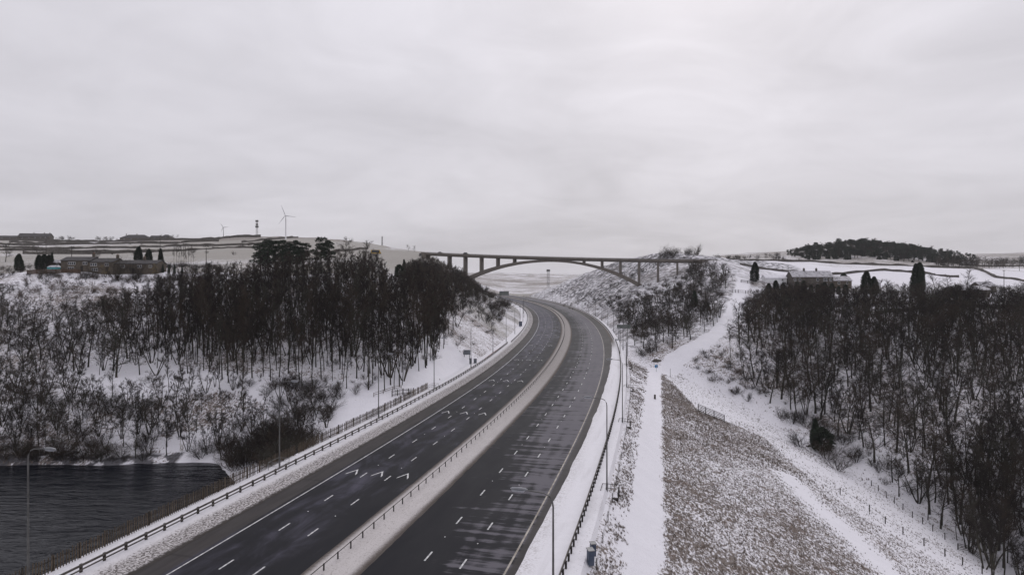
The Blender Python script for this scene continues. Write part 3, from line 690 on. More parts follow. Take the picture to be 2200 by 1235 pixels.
fence_line("timber_gate", "timber gate across the snowy path climbing the right hill", gp((1573, 629), (1580, 629), (1586, 629), (1602, 631), (1612, 630)), 3.0, 1.5, 0.2, (0.4, 0.9, 1.4), 'timber_dark', 'gate', rail_t=(0.08, 0.1))
fence_line("timber_gate", "dark gate by the conifer at the top of the snowy path", gp((1592, 607), (1606, 609), (1618, 612)), 3.0, 1.5, 0.22, (0.5, 1.0, 1.4), 'timber_dark', 'gate', rail_t=(0.1, 0.18))
fence_line("garden_fence", "reddish timber garden fence in front of the terraced houses", gp((58, 590), (100, 589), (140, 588), (173, 588)), 3.0, 1.7, 0.14, (0.4, 1.3), 'twig_red', slat=(0.35, 0.37))
fence_line("handrail", "thin orange handrail beside the cabinets on the left bank", gp((1040, 778), (1058, 764), (1075, 752)), 3.0, 1.0, 0.07, (0.95,), 'red', 'railing', rail_t=(0.05, 0.05))

# ------------------------------------------------------------------ street lamps
ORD = ["nearest", "second nearest", "third", "fourth", "fifth", "sixth", "seventh", "eighth", "ninth", "tenth", "eleventh", "twelfth", "thirteenth", "fourteenth", "fifteenth", "sixteenth", "seventeenth", "eighteenth"]
def lamp_proto():
    root = empty("street_lamp", (0, 0, 0))
    link("base", MB().tube([(0, 0, -0.6), (0, 0, 1.5)], [0.125, 0.125], 10).mesh("base", True), 'lamp_grey', root)
    link("column", MB().tube([(0, 0, 1.5), (0, 0, 1.62), (0, 0, 11.1), (0.06, 0, 11.5), (0.28, 0, 11.83), (0.62, 0, 11.98), (2.0, 0, 12.08)], [0.125, 0.095, 0.062, 0.055, 0.05, 0.045, 0.04], 10).mesh("column", True), 'lamp_grey', root)
    hd = link("lantern", MB().tube([(1.75, 0, 12.09), (1.9, 0, 12.13), (2.35, 0, 12.14), (2.78, 0, 12.13), (2.92, 0, 12.11)], [0.05, 0.09, 0.115, 0.09, 0.04], 10).mesh("lantern", True), 'lamp_head', root)
    link("lens", MB().box((2.38, 0, 12.0), (0.78, 0.22, 0.10), 0, 1.2).mesh("lens"), 'lamp_glass', hd)
    return root
lp = lamp_proto(); lamp_used = [False]
def put_lamp(off, s, z, toward, label, group):
    o = lp if not lamp_used[0] else copy_tree(lp); lamp_used[0] = True
    x, y, zz = (float(a) for a in RP(off, s, 0)); o.location = (x, y, z if z is not None else zz + 0.05)
    o.rotation_euler = (0, 0, heading(s) + (0 if toward > 0 else math.pi)); tag(o, label, 'street lamp', group)
    return o
def platform(off, s, h, label):
    """railed working platform round a lamp on the falling bank"""
    x, y, z = (float(a) for a in RP(off, s, -0.9)); root = empty("railed_platform", (x, y, z), heading(s), label, "platform")
    link("deck", MB().box((0, 0, 0.0), (2.2, 2.4, 0.16)).mesh("deck"), 'timber_dark', root)
    link("snow", MB().box((0.05, 0.1, 0.12), (1.7, 1.9, 0.09), 0.1, 0.85).mesh("snow"), 'snow_plain', root)
    pm = MB().box((0, 0, 0.55), (0.07, 0.07, 1.1)).mesh("post"); pm.materials.append(M['post_dark'])
    for a, b in ((-1.05, -1.15), (1.05, -1.15), (1.05, 1.15), (-1.05, 1.15), (1.05, 0), (-1.05, 0.1), (0, 1.15)): link("post", pm, None, root, (a, b, 0))
    for zz in (0.55, 1.08):
        m = MB(); c = [(1.05, -1.15, zz), (1.05, 1.15, zz), (-1.05, 1.15, zz), (-1.05, -1.15, zz)]
        for a, b in zip(c[:-1], c[1:]): m.beam(a, b, 0.05, 0.05)
        link("rail", m.mesh("rail"), 'post_dark', root)
    sk = MB().box((1.0, 0, -0.9), (0.12, 2.3, 1.7)).box((0.0, -1.12, -0.8), (2.1, 0.1, 1.5)); link("skirt", sk.mesh("skirt"), 'timber_dark', root)
ry = [46, 82.6, 119, 155, 190] + [225 + 33 * k for k in range(13)]
for i, y in enumerate(ry):
    s = float(Y2S(y)) + 1.0
    put_lamp(21.7, s, -0.85 if 1 <= i <= 4 else (0.0 if i == 0 else None), -1, f"tall grey street lamp on the right side of the motorway, {ORD[i]} from the viewer" if i > 1 else f"tall grey street lamp on the right verge, {ORD[i]} to the viewer", "street lamps along the right verge")
    if 1 <= i <= 4: platform(22.1, s, 1.1, f"dark railed platform on the bank round the {ORD[i]} lamp on the right")
ly = [52.2, 86.5, 117.6, 149, 184, 218, 250, 283, 316, 350, 385, 420]
for i, y in enumerate(ly):
    s = float(Y2S(y)) - 5.5
    put_lamp(-22.8, s, None, 1, f"tall grey street lamp on the left verge, {ORD[i]} from the viewer" if i > 1 else f"tall grey street lamp on the left verge, {ORD[i]} to the viewer", "street lamps along the left verge")
def lamp_guard(s, label):
    x, y, z = (float(a) for a in RP(-22.9, s, 0.05)); root = empty("lamp_guard", (x, y, z), heading(s), label, "railing")
    pm = MB().tube([(0, 0, -0.1), (0, 0, 1.15)], [0.03, 0.03], 6).mesh("post"); pm.materials.append(M['steel'])
    for a, b in ((-.8, -1.2), (.8, -1.2), (.8, 1.2), (-.8, 1.2)): link("post", pm, None, root, (a, b, 0))
    for zz in (0.6, 1.12):
        m = MB(); c = [(-.8, -1.2, zz), (.8, -1.2, zz), (.8, 1.2, zz), (-.8, 1.2, zz), (-.8, -1.2, zz)]
        for a, b in zip(c[:-1], c[1:]): m.tube([a, b], [0.025, 0.025], 5)
        link("rail", m.mesh("rail"), 'steel', root)
for i in (1, 2, 3): lamp_guard(float(Y2S(ly[i])) - 5.5, f"steel guard rail round the foot of the {ORD[i]} lamp on the left")

# ------------------------------------------------------------------ bridge
BX, BY = 25.9, 442.0; AX = Vector((11.98, -3.55, 0)); BAY = AX.length; bdir = AX.normalized(); bang = math.atan2(bdir.y, bdir.x)
def zdeck(j): return 40.0 - 0.45 * j + 0.015 * j * j
def bridge():
    root = empty("arch_bridge", (BX, BY, 0), bang, "slender concrete arch bridge carrying a road high over the motorway", "bridge")
    js = np.linspace(-7.7, 9.0, 68)
    def strip(prof, fn, name, mat, js=js, parent=root):
        vs = []; n = len(prof(0)); 
        for j in js:
            for (y, z) in prof(j): vs.append((j * BAY, y, z + fn(j)))
        fs = [(i * n + k, i * n + (k + 1) % n, (i + 1) * n + (k + 1) % n, (i + 1) * n + k) for i in range(len(js) - 1) for k in range(n)]
        fs += [tuple(range(n - 1, -1, -1)), tuple((len(js) - 1) * n + k for k in range(n))]
        return link(name, MB().add(vs, fs).mesh(name), mat, parent)
    deck = strip(lambda j: [(-4.2, 0), (4.2, 0), (4.2, -0.7), (3.0, -1.6), (-3.0, -1.6), (-4.2, -0.7)], zdeck, "deck", 'concrete')
    for sd in (-1, 1):
        strip(lambda j: [(sd * 4.1 - .14, 0), (sd * 4.1 + .14, 0), (sd * 4.1 + .14, 0.62), (sd * 4.1 - .14, 0.62)], zdeck, "parapet", 'concrete')
        strip(lambda j: [(sd * 4.1 - .05, 0.96), (sd * 4.1 + .05, 0.96), (sd * 4.1 + .05, 1.06), (sd * 4.1 - .05, 1.06)], zdeck, "handrail", 'steel')
        m = MB()
        for k in range(0, 78):
            j = -7.7 + k * 16.7 / 78; m.box((j * BAY, sd * 4.1, zdeck(j) + 0.69), (0.12, 0.08, 0.55))
        link("railing_posts", m.mesh("railing_posts"), 'steel', root)['kind'] = 'stuff'
    zs = {-1: 24.0, 1: 20.6}
    def zar(j):
        e = zs[-1] if j < 0 else zs[1]; crown = zdeck(0) - 1.5; t = min(1.0, abs(j) / 5.25); return crown - (crown - e) * (0.86 * t ** 2 + 0.14 * t ** 4)
    def aprof(j):
        th = 1.25 + 1.45 * min(1, abs(j) / 5) ** 1.5; return [(-3, 0.2), (3, 0.2), (3, -th), (-3, -th)]
    strip(aprof, zar, "arch", 'concrete', np.linspace(-5.6, 5.6, 61))
    for j in (-6, -5, -4, -3, -2, 2, 3, 4, 5, 6, 7):
        top = zdeck(j) - 1.25; wx, wy = BX + AX.x * j, BY + AX.y * j
        bot = Zp(wx, wy) - 3 if abs(j) >= 5 else zar(j) - 0.3
        if abs(j) == 5: bot = min(bot, zar(j) - 1.0)
        link("pier", MB().box((0, 0, (top + bot) / 2), (1.2, 6.0, top - bot)).mesh("pier"), 'concrete', root, (j * BAY, 0, 0))
    link("abutment", MB().box((-7.5 * BAY, 0, zdeck(-7.5) - 3.2), (3, 8.2, 6)).mesh("abutment"), 'concrete', root)
    link("abutment", MB().box((8.7 * BAY, 0, zdeck(8.7) - 3.2), (3, 8.2, 6)).mesh("abutment"), 'concrete', root)
bridge()

def car(label, loc, rz, mat, L=4.3, W=1.75, Hh=1.5, van=False):
    root = empty("van" if van else "car", loc, rz, label, "van" if van else "car")
    if van: prof = [(-L / 2, .35), (L / 2, .35), (L / 2, 1.0), (L / 2 - .5, 1.15), (L / 2 - 1.0, Hh), (-L / 2 + .05, Hh), (-L / 2, 1.2)]
    else: prof = [(-L / 2, .3), (L / 2, .3), (L / 2, .72), (L / 2 - .9, .9), (L / 2 - 1.6, Hh), (-L / 2 + .7, Hh), (-L / 2 + .1, .95), (-L / 2, .8)]
    link("body", MB().prism(prof, -W / 2, W / 2).mesh("body"), mat, root)
    zt = Hh - .12
    for sd in (-1, 1):
        link("window", MB().prism([(-L / 2 + .6, .98), (L / 2 - 1.3, .98), (L / 2 - 1.7, zt), (-L / 2 + .85, zt)], sd * W / 2 - .005, sd * W / 2 + .012 * sd + .005).mesh("window"), 'glass', root)
        for xx in (-L / 2 + .8, L / 2 - .8):
            w = MB(); w.tube([(xx, sd * (W / 2 - .2), .32), (xx, sd * (W / 2 + .02), .32)], [.32, .32], 12); link("wheel", w.mesh("wheel"), 'rubber', root)
def on_bridge(j, lane): return (BX + AX.x * j - bdir.y * lane, BY + AX.y * j + bdir.x * lane, zdeck(j) + 0.01)
car("dark car crossing the bridge above the second pier from the left", on_bridge(-4.9, -1.7), bang, 'car_dark', L=4.6, Hh=1.9)
car("grey car at the left end of the bridge", on_bridge(-6.5, -1.7), bang, 'car_grey', Hh=1.6)
x, y, z = G(909, 551, 300); car("low brown van on the road left of the bridge", (x, y, z), bang, 'car_grey', 6.0, 2.0, 2.4, True)
x, y, z = G(808, 546, 300); car("yellow gritting lorry parked on the hilltop left of the bridge", (x, y, z), 0.2, 'yellow', 7.5, 2.4, 3.0, True)

# ------------------------------------------------------------------ signs, masts, turbines, poles
def sign_board(label, px, py_base, Y, w, h, zc, posts, board_mat, lines=True):
    x, yy, z = ((px - 1100) * Y / F, Y, None); z = Zp(x, Y) if py_base is None else HC - (py_base - YH) * Y / F
    root = empty("road_sign", (x, Y, z), 0, label, "sign")
    link("board", MB().box((0, 0, zc), (w, 0.12, h)).mesh("board"), board_mat, root)
    for a in posts:
        link("post", MB().tube([(a, 0.16, -0.8), (a, 0.16, zc + h / 2 - .05)], [0.10, 0.10], 8).mesh("post"), 'lamp_grey', root)
    for q in (-0.27, 0.27):
        link("stiffener", MB().box((0, -0.08, zc + q * h), (w * .96, 0.05, 0.08)).mesh("stiffener"), 'steel', root)
    return root
sx = float(RP(22.5, Y2S(200))[0]); 
sign_board("wide grey backed direction sign on posts beside the right verge", 1340, None, 212, 4.6, 1.35, 9.6, (-1.2, 1.35), 'sign_grey')
sign_board("distant dark sign board beside the motorway beyond the bend", 1083, 643, 560, 8.5, 3.6, 5.5, (-3.4, 3.4), 'sign_grey')
x, y, z = G(1003, 771); sign_board("grey sign board facing away on the snowy left bank", 1003, None, y, 2.2, 1.5, 1.9, (-.8, .8), 'cabinet')
def cabinet(label, p, d, mat, rz=0.0):
    root = empty("cabinet", p, rz, label, "cabinet")
    link("body", MB().box((0, 0, d[2] / 2 - .05), (d[0], d[1], d[2] + .1)).mesh("body"), mat, root); link("lid", MB().box((0, 0, d[2] + .04), (d[0] + .12, d[1] + .12, .08)).mesh("lid"), 'steel', root)
    link("door", MB().box((0, -d[1] / 2 - .02, d[2] * .5), (d[0] * .82, .035, d[2] * .8)).mesh("door"), mat, root)
cabinet("left of the two grey equipment cabinets by the left lamp", G(1011, 783), (0.7, 0.6, 1.6), 'cabinet')
cabinet("right of the two grey equipment cabinets by the left lamp", G(1021, 783), (0.9, 0.6, 1.7), 'cabinet')
x, y, z = (float(a) for a in RP(22.0, Y2S(64), -0.35)); cabinet("small blue grey roadside cabinet behind the near right barrier", (x, y, z), (0.5, 0.7, 1.25), 'cabinet_blue', 0.2)
x, y, z = (float(a) for a in RP(22.0, Y2S(66.0), -0.4)); cabinet("dark blue roadside cabinet just behind the small grey one", (x, y, z), (0.45, 0.6, 1.05), 'cabinet_blue', 0.15)
x, y, z = (float(a) for a in RP(-23, Y2S(318), 0.1)); cabinet("small dark cabinet beside the far left lamp at the bend", (x, y, z), (1.6, 1.2, 2.4), 'cabinet_blue')
x, y, z = G(1407, 858); r_ = empty("stone_marker", (x, y, z), 0, "short dark marker pillar standing on the snowy track", "marker")
link("pillar", MB().box((0, 0, .55), (.42, .38, 1.3), 0.1, .9).mesh("pillar"), 'stone_dark', r_); link("cap", MB().box((0, 0, 1.24), (.42, .4, .08)).mesh("cap"), 'snow_plain', r_)
x, y, z = G(1410, 799); r_ = empty("notice_sign", (x, y, z), 0, "small blue notice on a post where the snowy tracks meet", "sign")
link("post", MB().tube([(0, 0, -.2), (0, 0, 1.5)], [.05, .05], 6).mesh("post"), 'steel', r_); b_ = link("board", MB().box((0, -.08, 1.75), (.95, .06, .95)).mesh("board"), 'blue_sign', r_)
link("panel", MB().box((.12, -.12, 1.62), (.5, .02, .4)).mesh("panel"), 'lamp_head', b_)
for px, py, lab, hh in ((1440, 809, "thin dark post at the corner of the tufted field by the track junction", 2.6), (1371, 867, "short thin post on the bank beside the snowy track", 1.3)):
    x, y, z = G(px, py); r_ = empty("marker_post", (x, y, z), 0, lab, "post"); link("shaft", MB().tube([(0, 0, -.2), (0, 0, hh)], [.06, .05], 6).mesh("shaft"), 'timber_dark', r_); link("foot", MB().box((0, 0, .06), (.35, .35, .2), 0, .7).mesh("foot"), 'stone_dark', r_)
def boulder(p, d, label, seed):
    rr = random.Random(seed); bm = bmesh.new(); bmesh.ops.create_icosphere(bm, subdivisions=2, radius=1)
    for v in bm.verts: v.co *= 1 + rr.uniform(-.2, .2); v.co = Vector((v.co.x * d[0], v.co.y * d[1], v.co.z * d[2]))
    me = bpy.data.meshes.new("boulder"); bm.to_mesh(me); o = link("boulder", me, 'stone_dark', None, p); tag(o, label, 'boulder')
boulder(Vector(G(1411, 777)), (1.5, .9, .8), "dark rounded boulder beside the blue notice", 3)

def turbine(px, hub_y, base_y, Y, blade, label, ang, mat='turbine', yaw=0.25):
    x = (px - 1100) * Y / F; zb = Zp(x, Y); zh = HC - (hub_y - YH) * Y / F; H = zh - zb
    root = empty("wind_turbine", (x, Y, zb), 0, label, "wind turbine"); r = H * .03
    link("tower", MB().tube([(0, 0, -2), (0, 0, H * .5), (0, 0, H)], [r, r * .75, r * .5], 12).mesh("tower", True), mat, root)
    nc = link("nacelle", MB().box((0, 0.4, H + .3), (r * 1.3, r * 3.4, r * 1.4), yaw, .85).mesh("nacelle"), mat, root)
    link("hub", MB().tube([(0, -r * 1.5, H + .3), (0, -r * 2.4, H + .3), (0, -r * 2.9, H + .3)], [r * .65, r * .6, r * .1], 10).mesh("hub"), mat, root)
    for k in range(3):
        a = ang + k * 2 * math.pi / 3; d = Vector((math.sin(a), 0, math.cos(a))); t = Vector((math.cos(a), 0, -math.sin(a))); c = Vector((0, -r * 2.0, H + .3)); w = blade * .055
        vs = []
        for q, ww in ((.03, .45), (.2, 1.0), (.6, .6), (1.0, .15)):
            p = c + d * blade * q
            vs += [p + t * w * ww, p + Vector((0, w * .3 * ww, 0)), p - t * w * ww * .6, p - Vector((0, w * .3 * ww, 0))]
        fs = [(i * 4 + j, i * 4 + (j + 1) % 4, (i + 1) * 4 + (j + 1) % 4, (i + 1) * 4 + j) for i in range(3) for j in range(4)] + [(12, 13, 14, 15)]
        link("blade", MB().add(vs, fs).mesh("blade"), mat, root)
turbine(614, 464, 530, 760, 13.5, "tall white wind turbine on the hill above the left wood", R(-22))
turbine(480, 489, 527, 900, 7.5, "small dark wind turbine on the skyline left of the lattice mast", R(-35), 'lamp_grey')
def lattice_mast(px, top_y, Y, w0, w1, label, drums):
    x = (px - 1100) * Y / F; zb = Zp(x, Y); H = HC - (top_y - YH) * Y / F - zb; root = empty("lattice_mast", (x, Y, zb), 0.4, label, "mast")
    cs = [(-1, -1), (1, -1), (1, 1), (-1, 1)]; n = max(4, int(H / 3)); hw = lambda t: (w0 + (w1 - w0) * t) / 2
    for a, b in cs:
        link("leg", MB().beam((a * hw(0), b * hw(0), -1), (a * hw(1), b * hw(1), H), .28, .28).mesh("leg"), 'lamp_grey', root)
    m = MB()
    for i in range(n):
        t0, t1 = i / n, (i + 1) / n
        for k in range(4):
            a, b = cs[k], cs[(k + 1) % 4]; p = (a[0] * hw(t0), a[1] * hw(t0), t0 * H); q = (b[0] * hw(t1), b[1] * hw(t1), t1 * H); m.beam(p, q, .14, .14)
            m.beam((a[0] * hw(t1), a[1] * hw(t1), t1 * H), q, .14, .14)
    link("bracing", m.mesh("bracing"), 'lamp_grey', root)
    for zf, rr in drums:
        link("antenna", MB().tube([(0, 0, H * zf - rr * .6), (0, 0, H * zf + rr * .6)], [rr, rr], 10).mesh("antenna"), 'lamp_grey', root)
lattice_mast(552, 475, 930, 2.6, 1.6, "lattice radio mast with drum antennas on the left skyline", ((1.0, 2.2), (.8, 1.8), (.66, 2.4)))
lattice_mast(821, 508, 860, 1.6, .8, "thin radio mast on the hillside left of the bridge", ((.9, .8),))
lattice_mast(1178, 580, 1250, 4.0, 3.6, "tall pale mast standing in the misty valley seen under the arch", ((.97, 3.6),))
def pole(px, py, top, label, Y=None):
    x, y, z = G(px, py, 150) if Y is None else ((px - 1100) * Y / F, Y, Zp((px - 1100) * Y / F, Y)); H = max(5, HC - (top - YH) * y / F - z)
    root = empty("utility_pole", (x, y, z), 0.3, label, "utility pole")
    link("shaft", MB().tube([(0, 0, -.5), (0, 0, H)], [.17, .11], 8).mesh("shaft"), 'timber_dark', root)
    link("crossarm", MB().box((0, 0, H - .5), (1.9, .12, .14)).mesh("crossarm"), 'timber_dark', root)
    for a in (-.8, 0, .8): link("insulator", MB().tube([(a, 0, H - .43), (a, 0, H - .18)], [.07, .05], 6).mesh("insulator"), 'steel', root)
pole(99, 543, 515, "dark utility pole in the fields behind the topiary conifer", 380); pole(154, 560, 528, "utility pole behind the left end of the terraced houses", 300)
pole(344, 545, 513, "utility pole in the field behind the terraced houses' right end", 420); pole(394, 550, 522, "utility pole above the row of young trees", 400); pole(443, 570, 532, "utility pole rising out of the trees left of the dark pines", 290)
pole(2157, 620, 580, "utility pole in the snowy field at the right edge", 340); pole(2125, 585, 568, "utility pole at the field wall on the far right", 520); pole(2190, 586, 570, "utility pole behind the walled snowy field at far right", 500)

# ------------------------------------------------------------------ houses
def house(name, label, p, rz, L, W, H, rh, wall, roof, wins, chims=(), cat='house', door=None, hip=0.0, front=-1):
    x, y, z = p; root = empty(name, (x, y, z), rz, label, cat)
    link("wall", MB().box((0, 0, H / 2 - .6), (L, W, H + 1.2)).prism([(0, 0)] * 0 or [(-W / 2, H), (W / 2, H), (0, H + rh)], -L / 2, L / 2).mesh("wall") if False else
         MB().box((0, 0, H / 2 - .6), (L, W, H + 1.2)).add([(-L / 2 + .01, -W / 2, H), (-L / 2 + .01, W / 2, H), (-L / 2 + hip + .01, 0, H + rh), (L / 2 - .01, -W / 2, H), (L / 2 - .01, W / 2, H), (L / 2 - hip - .01, 0, H + rh)], [(0, 1, 2), (5, 4, 3)]).mesh("wall"), wall, root)
    e = .35; t = .18; a = rh / (W / 2); zl = H - e * a
    for sd in (-1, 1):
        vs = [(-L / 2 - e, sd * (W / 2 + e), zl), (L / 2 + e, sd * (W / 2 + e), zl), (L / 2 + e - hip, 0, H + rh), (-L / 2 - e + hip, 0, H + rh)]
        vs += [(q[0], q[1], q[2] + t) for q in vs]
        rf = link("roof", MB().add(vs, [(0, 1, 2, 3), (4, 5, 6, 7), (0, 1, 5, 4), (1, 2, 6, 5), (2, 3, 7, 6), (3, 0, 4, 7)]).mesh("roof"), roof, root)
    if hip:
        for sd in (-1, 1): link("roof", MB().add([(sd * (L / 2 + e), -W / 2 - e, zl + t), (sd * (L / 2 + e), W / 2 + e, zl + t), (sd * (L / 2 + e - hip), 0, H + rh + t)], [(0, 1, 2)]).mesh("roof"), roof, root)
    for cx in chims:
        c = link("chimney", MB().box((cx * L, 0, H + rh + .5), (.9, .7, 1.9)).mesh("chimney"), wall, root)
        for q in (-.2, .2): link("pot", MB().tube([(cx * L + q, 0, H + rh + 1.4), (cx * L + q, 0, H + rh + 1.9)], [.12, .1], 8).mesh("pot"), 'pot', c)
    fy = front * W / 2
    for (u, zz, w, h) in wins:
        wd = link("window", MB().box((u * L, fy + front * .02, zz), (w, .10, h)).mesh("window"), 'white', root)
        n = max(1, round(w / .8))
        for i in range(n):
            link("pane", MB().box((u * L - w / 2 + (i + .5) * w / n, fy + front * .06, zz), (w / n - .12, .05, h - .18)).mesh("pane"), 'glass', wd)
    if door:
        d = link("door", MB().box((door * L, fy + front * .03, 1.0), (1.0, .1, 2.1)).mesh("door"), 'timber_dark', root); link("handle", MB().box((door * L + .35, fy + front * .1, 1.0), (.08, .08, .12)).mesh("handle"), 'steel', d)
    return root
def at(px, Y, dz=0.0):
    x = (px - 1100) * Y / F; return (x, Y, Zp(x, Y) + dz)
# left: terraced houses behind the garden, farms on the skyline
hz = at(240, 268)
house("terraced_house", "buff stone terraced house with two white windows at the left end of the row", at(176, 257), .02, 11.5, 8, 4.2, 1.5, 'stone_buff', 'roof_dark', ((-.12, 3.1, 3.0, 1.1), (.34, 3.1, 1.8, 1.1), (-.15, 1.1, 2.4, 1.2)), (.42,), door=.22)
house("terraced_house", "buff stone terraced house in the middle of the row", at(230, 257), .02, 9.6, 8, 4.2, 1.5, 'stone_buff', 'roof_dark', ((-.3, 3.1, 2.6, 1.1), (.25, 3.1, 1.6, 1.1), (-.25, 1.1, 2.4, 1.2)), (.45,), door=.25)
house("terraced_house", "brown terraced house at the right end of the row behind the bare garden tree", at(302, 258), .02, 17, 7.5, 3.8, 1.4, 'stone_buff', 'roof_dark', ((-.3, 2.7, 1.8, 1.0), (.1, 2.7, 1.8, 1.0), (.35, 2.7, 1.4, 1.0)), (.1,), door=-.05)
house("farmhouse", "long stone farmhouse with two chimneys on the left skyline", at(293, 900), .0, 40, 12, 5.5, 4.5, 'stone_buff', 'roof_dark', ((-.35, 3.6, 1.6, 1.9), (-.1, 3.6, 1.6, 1.9), (.15, 3.6, 1.6, 1.9), (.35, 3.6, 1.6, 1.9)), (-.36, .02), 'farmhouse', hip=9)
house("barn", "low grey barn beside the skyline farmhouse", at(336, 900), 0, 14, 9, 3.5, 2.5, 'stone_dark', 'roof_dark', ((0, 2.5, 2, 2),), (), 'barn')
house("barn", "small dark outbuilding at the right of the skyline farm", at(358, 890), 0, 12, 8, 3, 3, 'stone_dark', 'roof_dark', ((0, 2.2, 1.6, 1.6),), (), 'barn', hip=4)
house("farmhouse", "dark farmhouse with two chimneys in the cluster at the far left skyline", at(92, 920), .05, 24, 11, 5.5, 4.5, 'stone_dark', 'roof_dark', ((-.3, 3.6, 1.6, 1.8), (0, 3.6, 1.6, 1.8), (.3, 3.6, 1.6, 1.8)), (.1, .42), 'farmhouse')
house("farmhouse", "gabled dark house at the left of the skyline cluster", at(60, 925), .1, 22, 11, 5.5, 5, 'stone_dark', 'roof_dark', ((-.2, 3.6, 1.6, 1.8), (.2, 3.6, 1.6, 1.8)), (.38,), 'farmhouse')
house("barn", "long low brown barn at the far left skyline edge", at(18, 915), .05, 28, 10, 3.8, 2.6, 'stone_dark', 'roof_dark', ((-.2, 2.2, 1.6, 1.4), (.2, 2.2, 1.6, 1.4)), (), 'barn')
# right: stone house with snowy roof, annex, barns
house("stone_house", "dark stone house with white windows and snow dusted roof behind the evergreen hedge", at(1739, 345), .0, 22, 8, 5.6, 3.0, 'stone_dark', 'roof_snow', ((-.44, 3.9, 1.3, 1.5), (-.32, 3.9, 1.0, 1.5), (.12, 3.9, 1.2, 1.6), (.31, 3.9, 2.4, 1.7), (.44, 3.9, 1.3, 1.7), (.12, 1.1, 1.2, 1.6), (.31, 1.1, 2.4, 1.7)), (-.14, .17), door=.21)
house("cottage", "lower buff cottage joined to the right of the dark stone house", at(1803, 346), .0, 10, 7, 4.0, 2.2, 'stone_buff', 'roof_snow', ((-.2, 2.6, 1.2, 1.2), (.25, 2.6, 1.0, 1.2)), (), 'cottage', door=.05)
house("shed", "white walled shed with a snowy roof left of the stone house", at(1663, 350), .05, 12, 5, 2.6, 1.6, 'white', 'snow_plain', ((.3, 1.5, .9, .9),), (), 'shed')
house("shed", "low brown shed with a snowy roof in the right hand garden", at(2075, 292), .1, 17, 8, 3.0, 1.6, 'stone_dark', 'roof_snow', ((-.2, 1.6, 1.5, 1.0), (.2, 1.6, 1.5, 1.0)), (), 'shed')
house("shed", "small gabled shed behind the long brown shed at right", at(2112, 310), .2, 9, 6, 3.0, 2.0, 'stone_dark', 'roof_snow', ((0, 1.6, 1.0, 1.0),), (), 'shed')
house("garden_shed", "small dark garden shed among the conifers left of the terraced houses", at(128, 272), .0, 4, 3, 2.4, 1.0, 'timber_dark', 'roof_snow', ((0, 1.4, 1.0, .8),), (), 'shed')
x, y, z = at(118, 259); r_ = empty("covered_boat", (x, y, z), 0.1, "teal tarpaulin covered boat in the garden beside the terraced houses", "boat")
link("hull", MB().prism([(-2.4, .2), (2.2, .2), (2.8, 1.0), (-2.6, 1.0)], -.9, .9).mesh("hull"), 'teal', r_); link("cover", MB().prism([(-2.6, 1.02), (2.8, 1.02), (1.0, 1.8), (-1.4, 1.7)], -.85, .85).mesh("cover"), 'snow_plain', r_)

# dry stone walls crossing the fields
def stone_wall(label, pts, h=1.3, w=.7):
    org = None; m = MB(); vs = []; n = 0; rr = random.Random(hash(label) % 999 if False else len(label))
    P2 = []
    for (a, b) in zip(pts[:-1], pts[1:]):
        A = Vector(a); B = Vector(b); k = max(2, int((B - A).length / 5))
        P2 += [A + (B - A) * i / k for i in range(k)]
    P2.append(Vector(pts[-1])); X = np.array([p.x for p in P2]); Y = np.array([p.y for p in P2]); Z = Zr(X, Y); org = Vector((X[0], Y[0], Z[0]))
    for i in range(len(P2)):
        d = (P2[min(i + 1, len(P2) - 1)] - P2[max(0, i - 1)]).normalized(); sd = Vector((-d.y, d.x)); hh = h * rr.uniform(.75, 1.15)
        for a, zz in ((-w / 2, -.5), (-w / 3, hh), (w / 3, hh), (w / 2, -.5)): vs.append((X[i] + sd.x * a - org.x, Y[i] + sd.y * a - org.y, Z[i] + zz - org.z))
    fs = [(i * 4 + j, i * 4 + j + 1, (i + 1) * 4 + j + 1, (i + 1) * 4 + j) for i in range(len(P2) - 1) for j in range(3)] + [(0, 1, 2, 3), tuple(len(vs) - 4 + j for j in (3, 2, 1, 0))]
    o = link("field_wall", m.add(vs, fs).mesh("field_wall"), 'wall_stone', None, org); tag(o, label, 'stone wall'); return o
def W2(*pp): return [((px - 1100) * Y / F, Y) for px, Y in pp]
stone_wall("dark field wall rising gently behind the topiary conifers on the left", W2((50, 400), (130, 430), (270, 470), (330, 480)), 2.0, 1.2)
stone_wall("long field wall running straight below the left skyline farmhouse", W2((-40, 520), (200, 530), (420, 530), (640, 540)), 2.0, 1.2)
stone_wall("field wall just below the far left farm cluster", W2((-60, 720), (120, 710), (260, 730), (470, 740)), 2.6, 1.5)
stone_wall("highest field wall under the left skyline", W2((-60, 850), (150, 840), (330, 845), (560, 850)), 3.0, 1.6)
stone_wall("wall climbing the moor towards the small dark turbine", W2((390, 760), (470, 820), (530, 900)), 2.6, 1.5)
stone_wall("wall slanting across the moor below the white turbine", W2((520, 700), (600, 780), (640, 840)), 2.4, 1.4)
stone_wall("field wall running from the left wood to the hilltop track", W2((640, 420), (720, 460), (790, 520)), 1.8, 1.1)
stone_wall("short wall between the two lower left fields", W2((330, 480), (360, 510), (380, 530)), 1.8, 1.1)
stone_wall("field wall under the brow left of the skyline farmhouse", W2((-40, 620), (90, 615), (210, 630), (300, 625)), 2.2, 1.3)
stone_wall("field wall running right from below the skyline farmhouse", W2((300, 660), (420, 650), (540, 655), (640, 640)), 2.2, 1.3)
stone_wall("broken wall high on the left pasture under the farm cluster", W2((20, 780), (110, 775), (190, 785)), 2.6, 1.4)
stone_wall("field wall behind the dark stone house on the right", W2((1590, 440), (1720, 450), (1900, 455), (2060, 450)), 1.6, 1.0)
stone_wall("upper field wall below the skyline pine wood", W2((1560, 540), (1700, 545), (1900, 550), (2100, 545)), 1.8, 1.1)
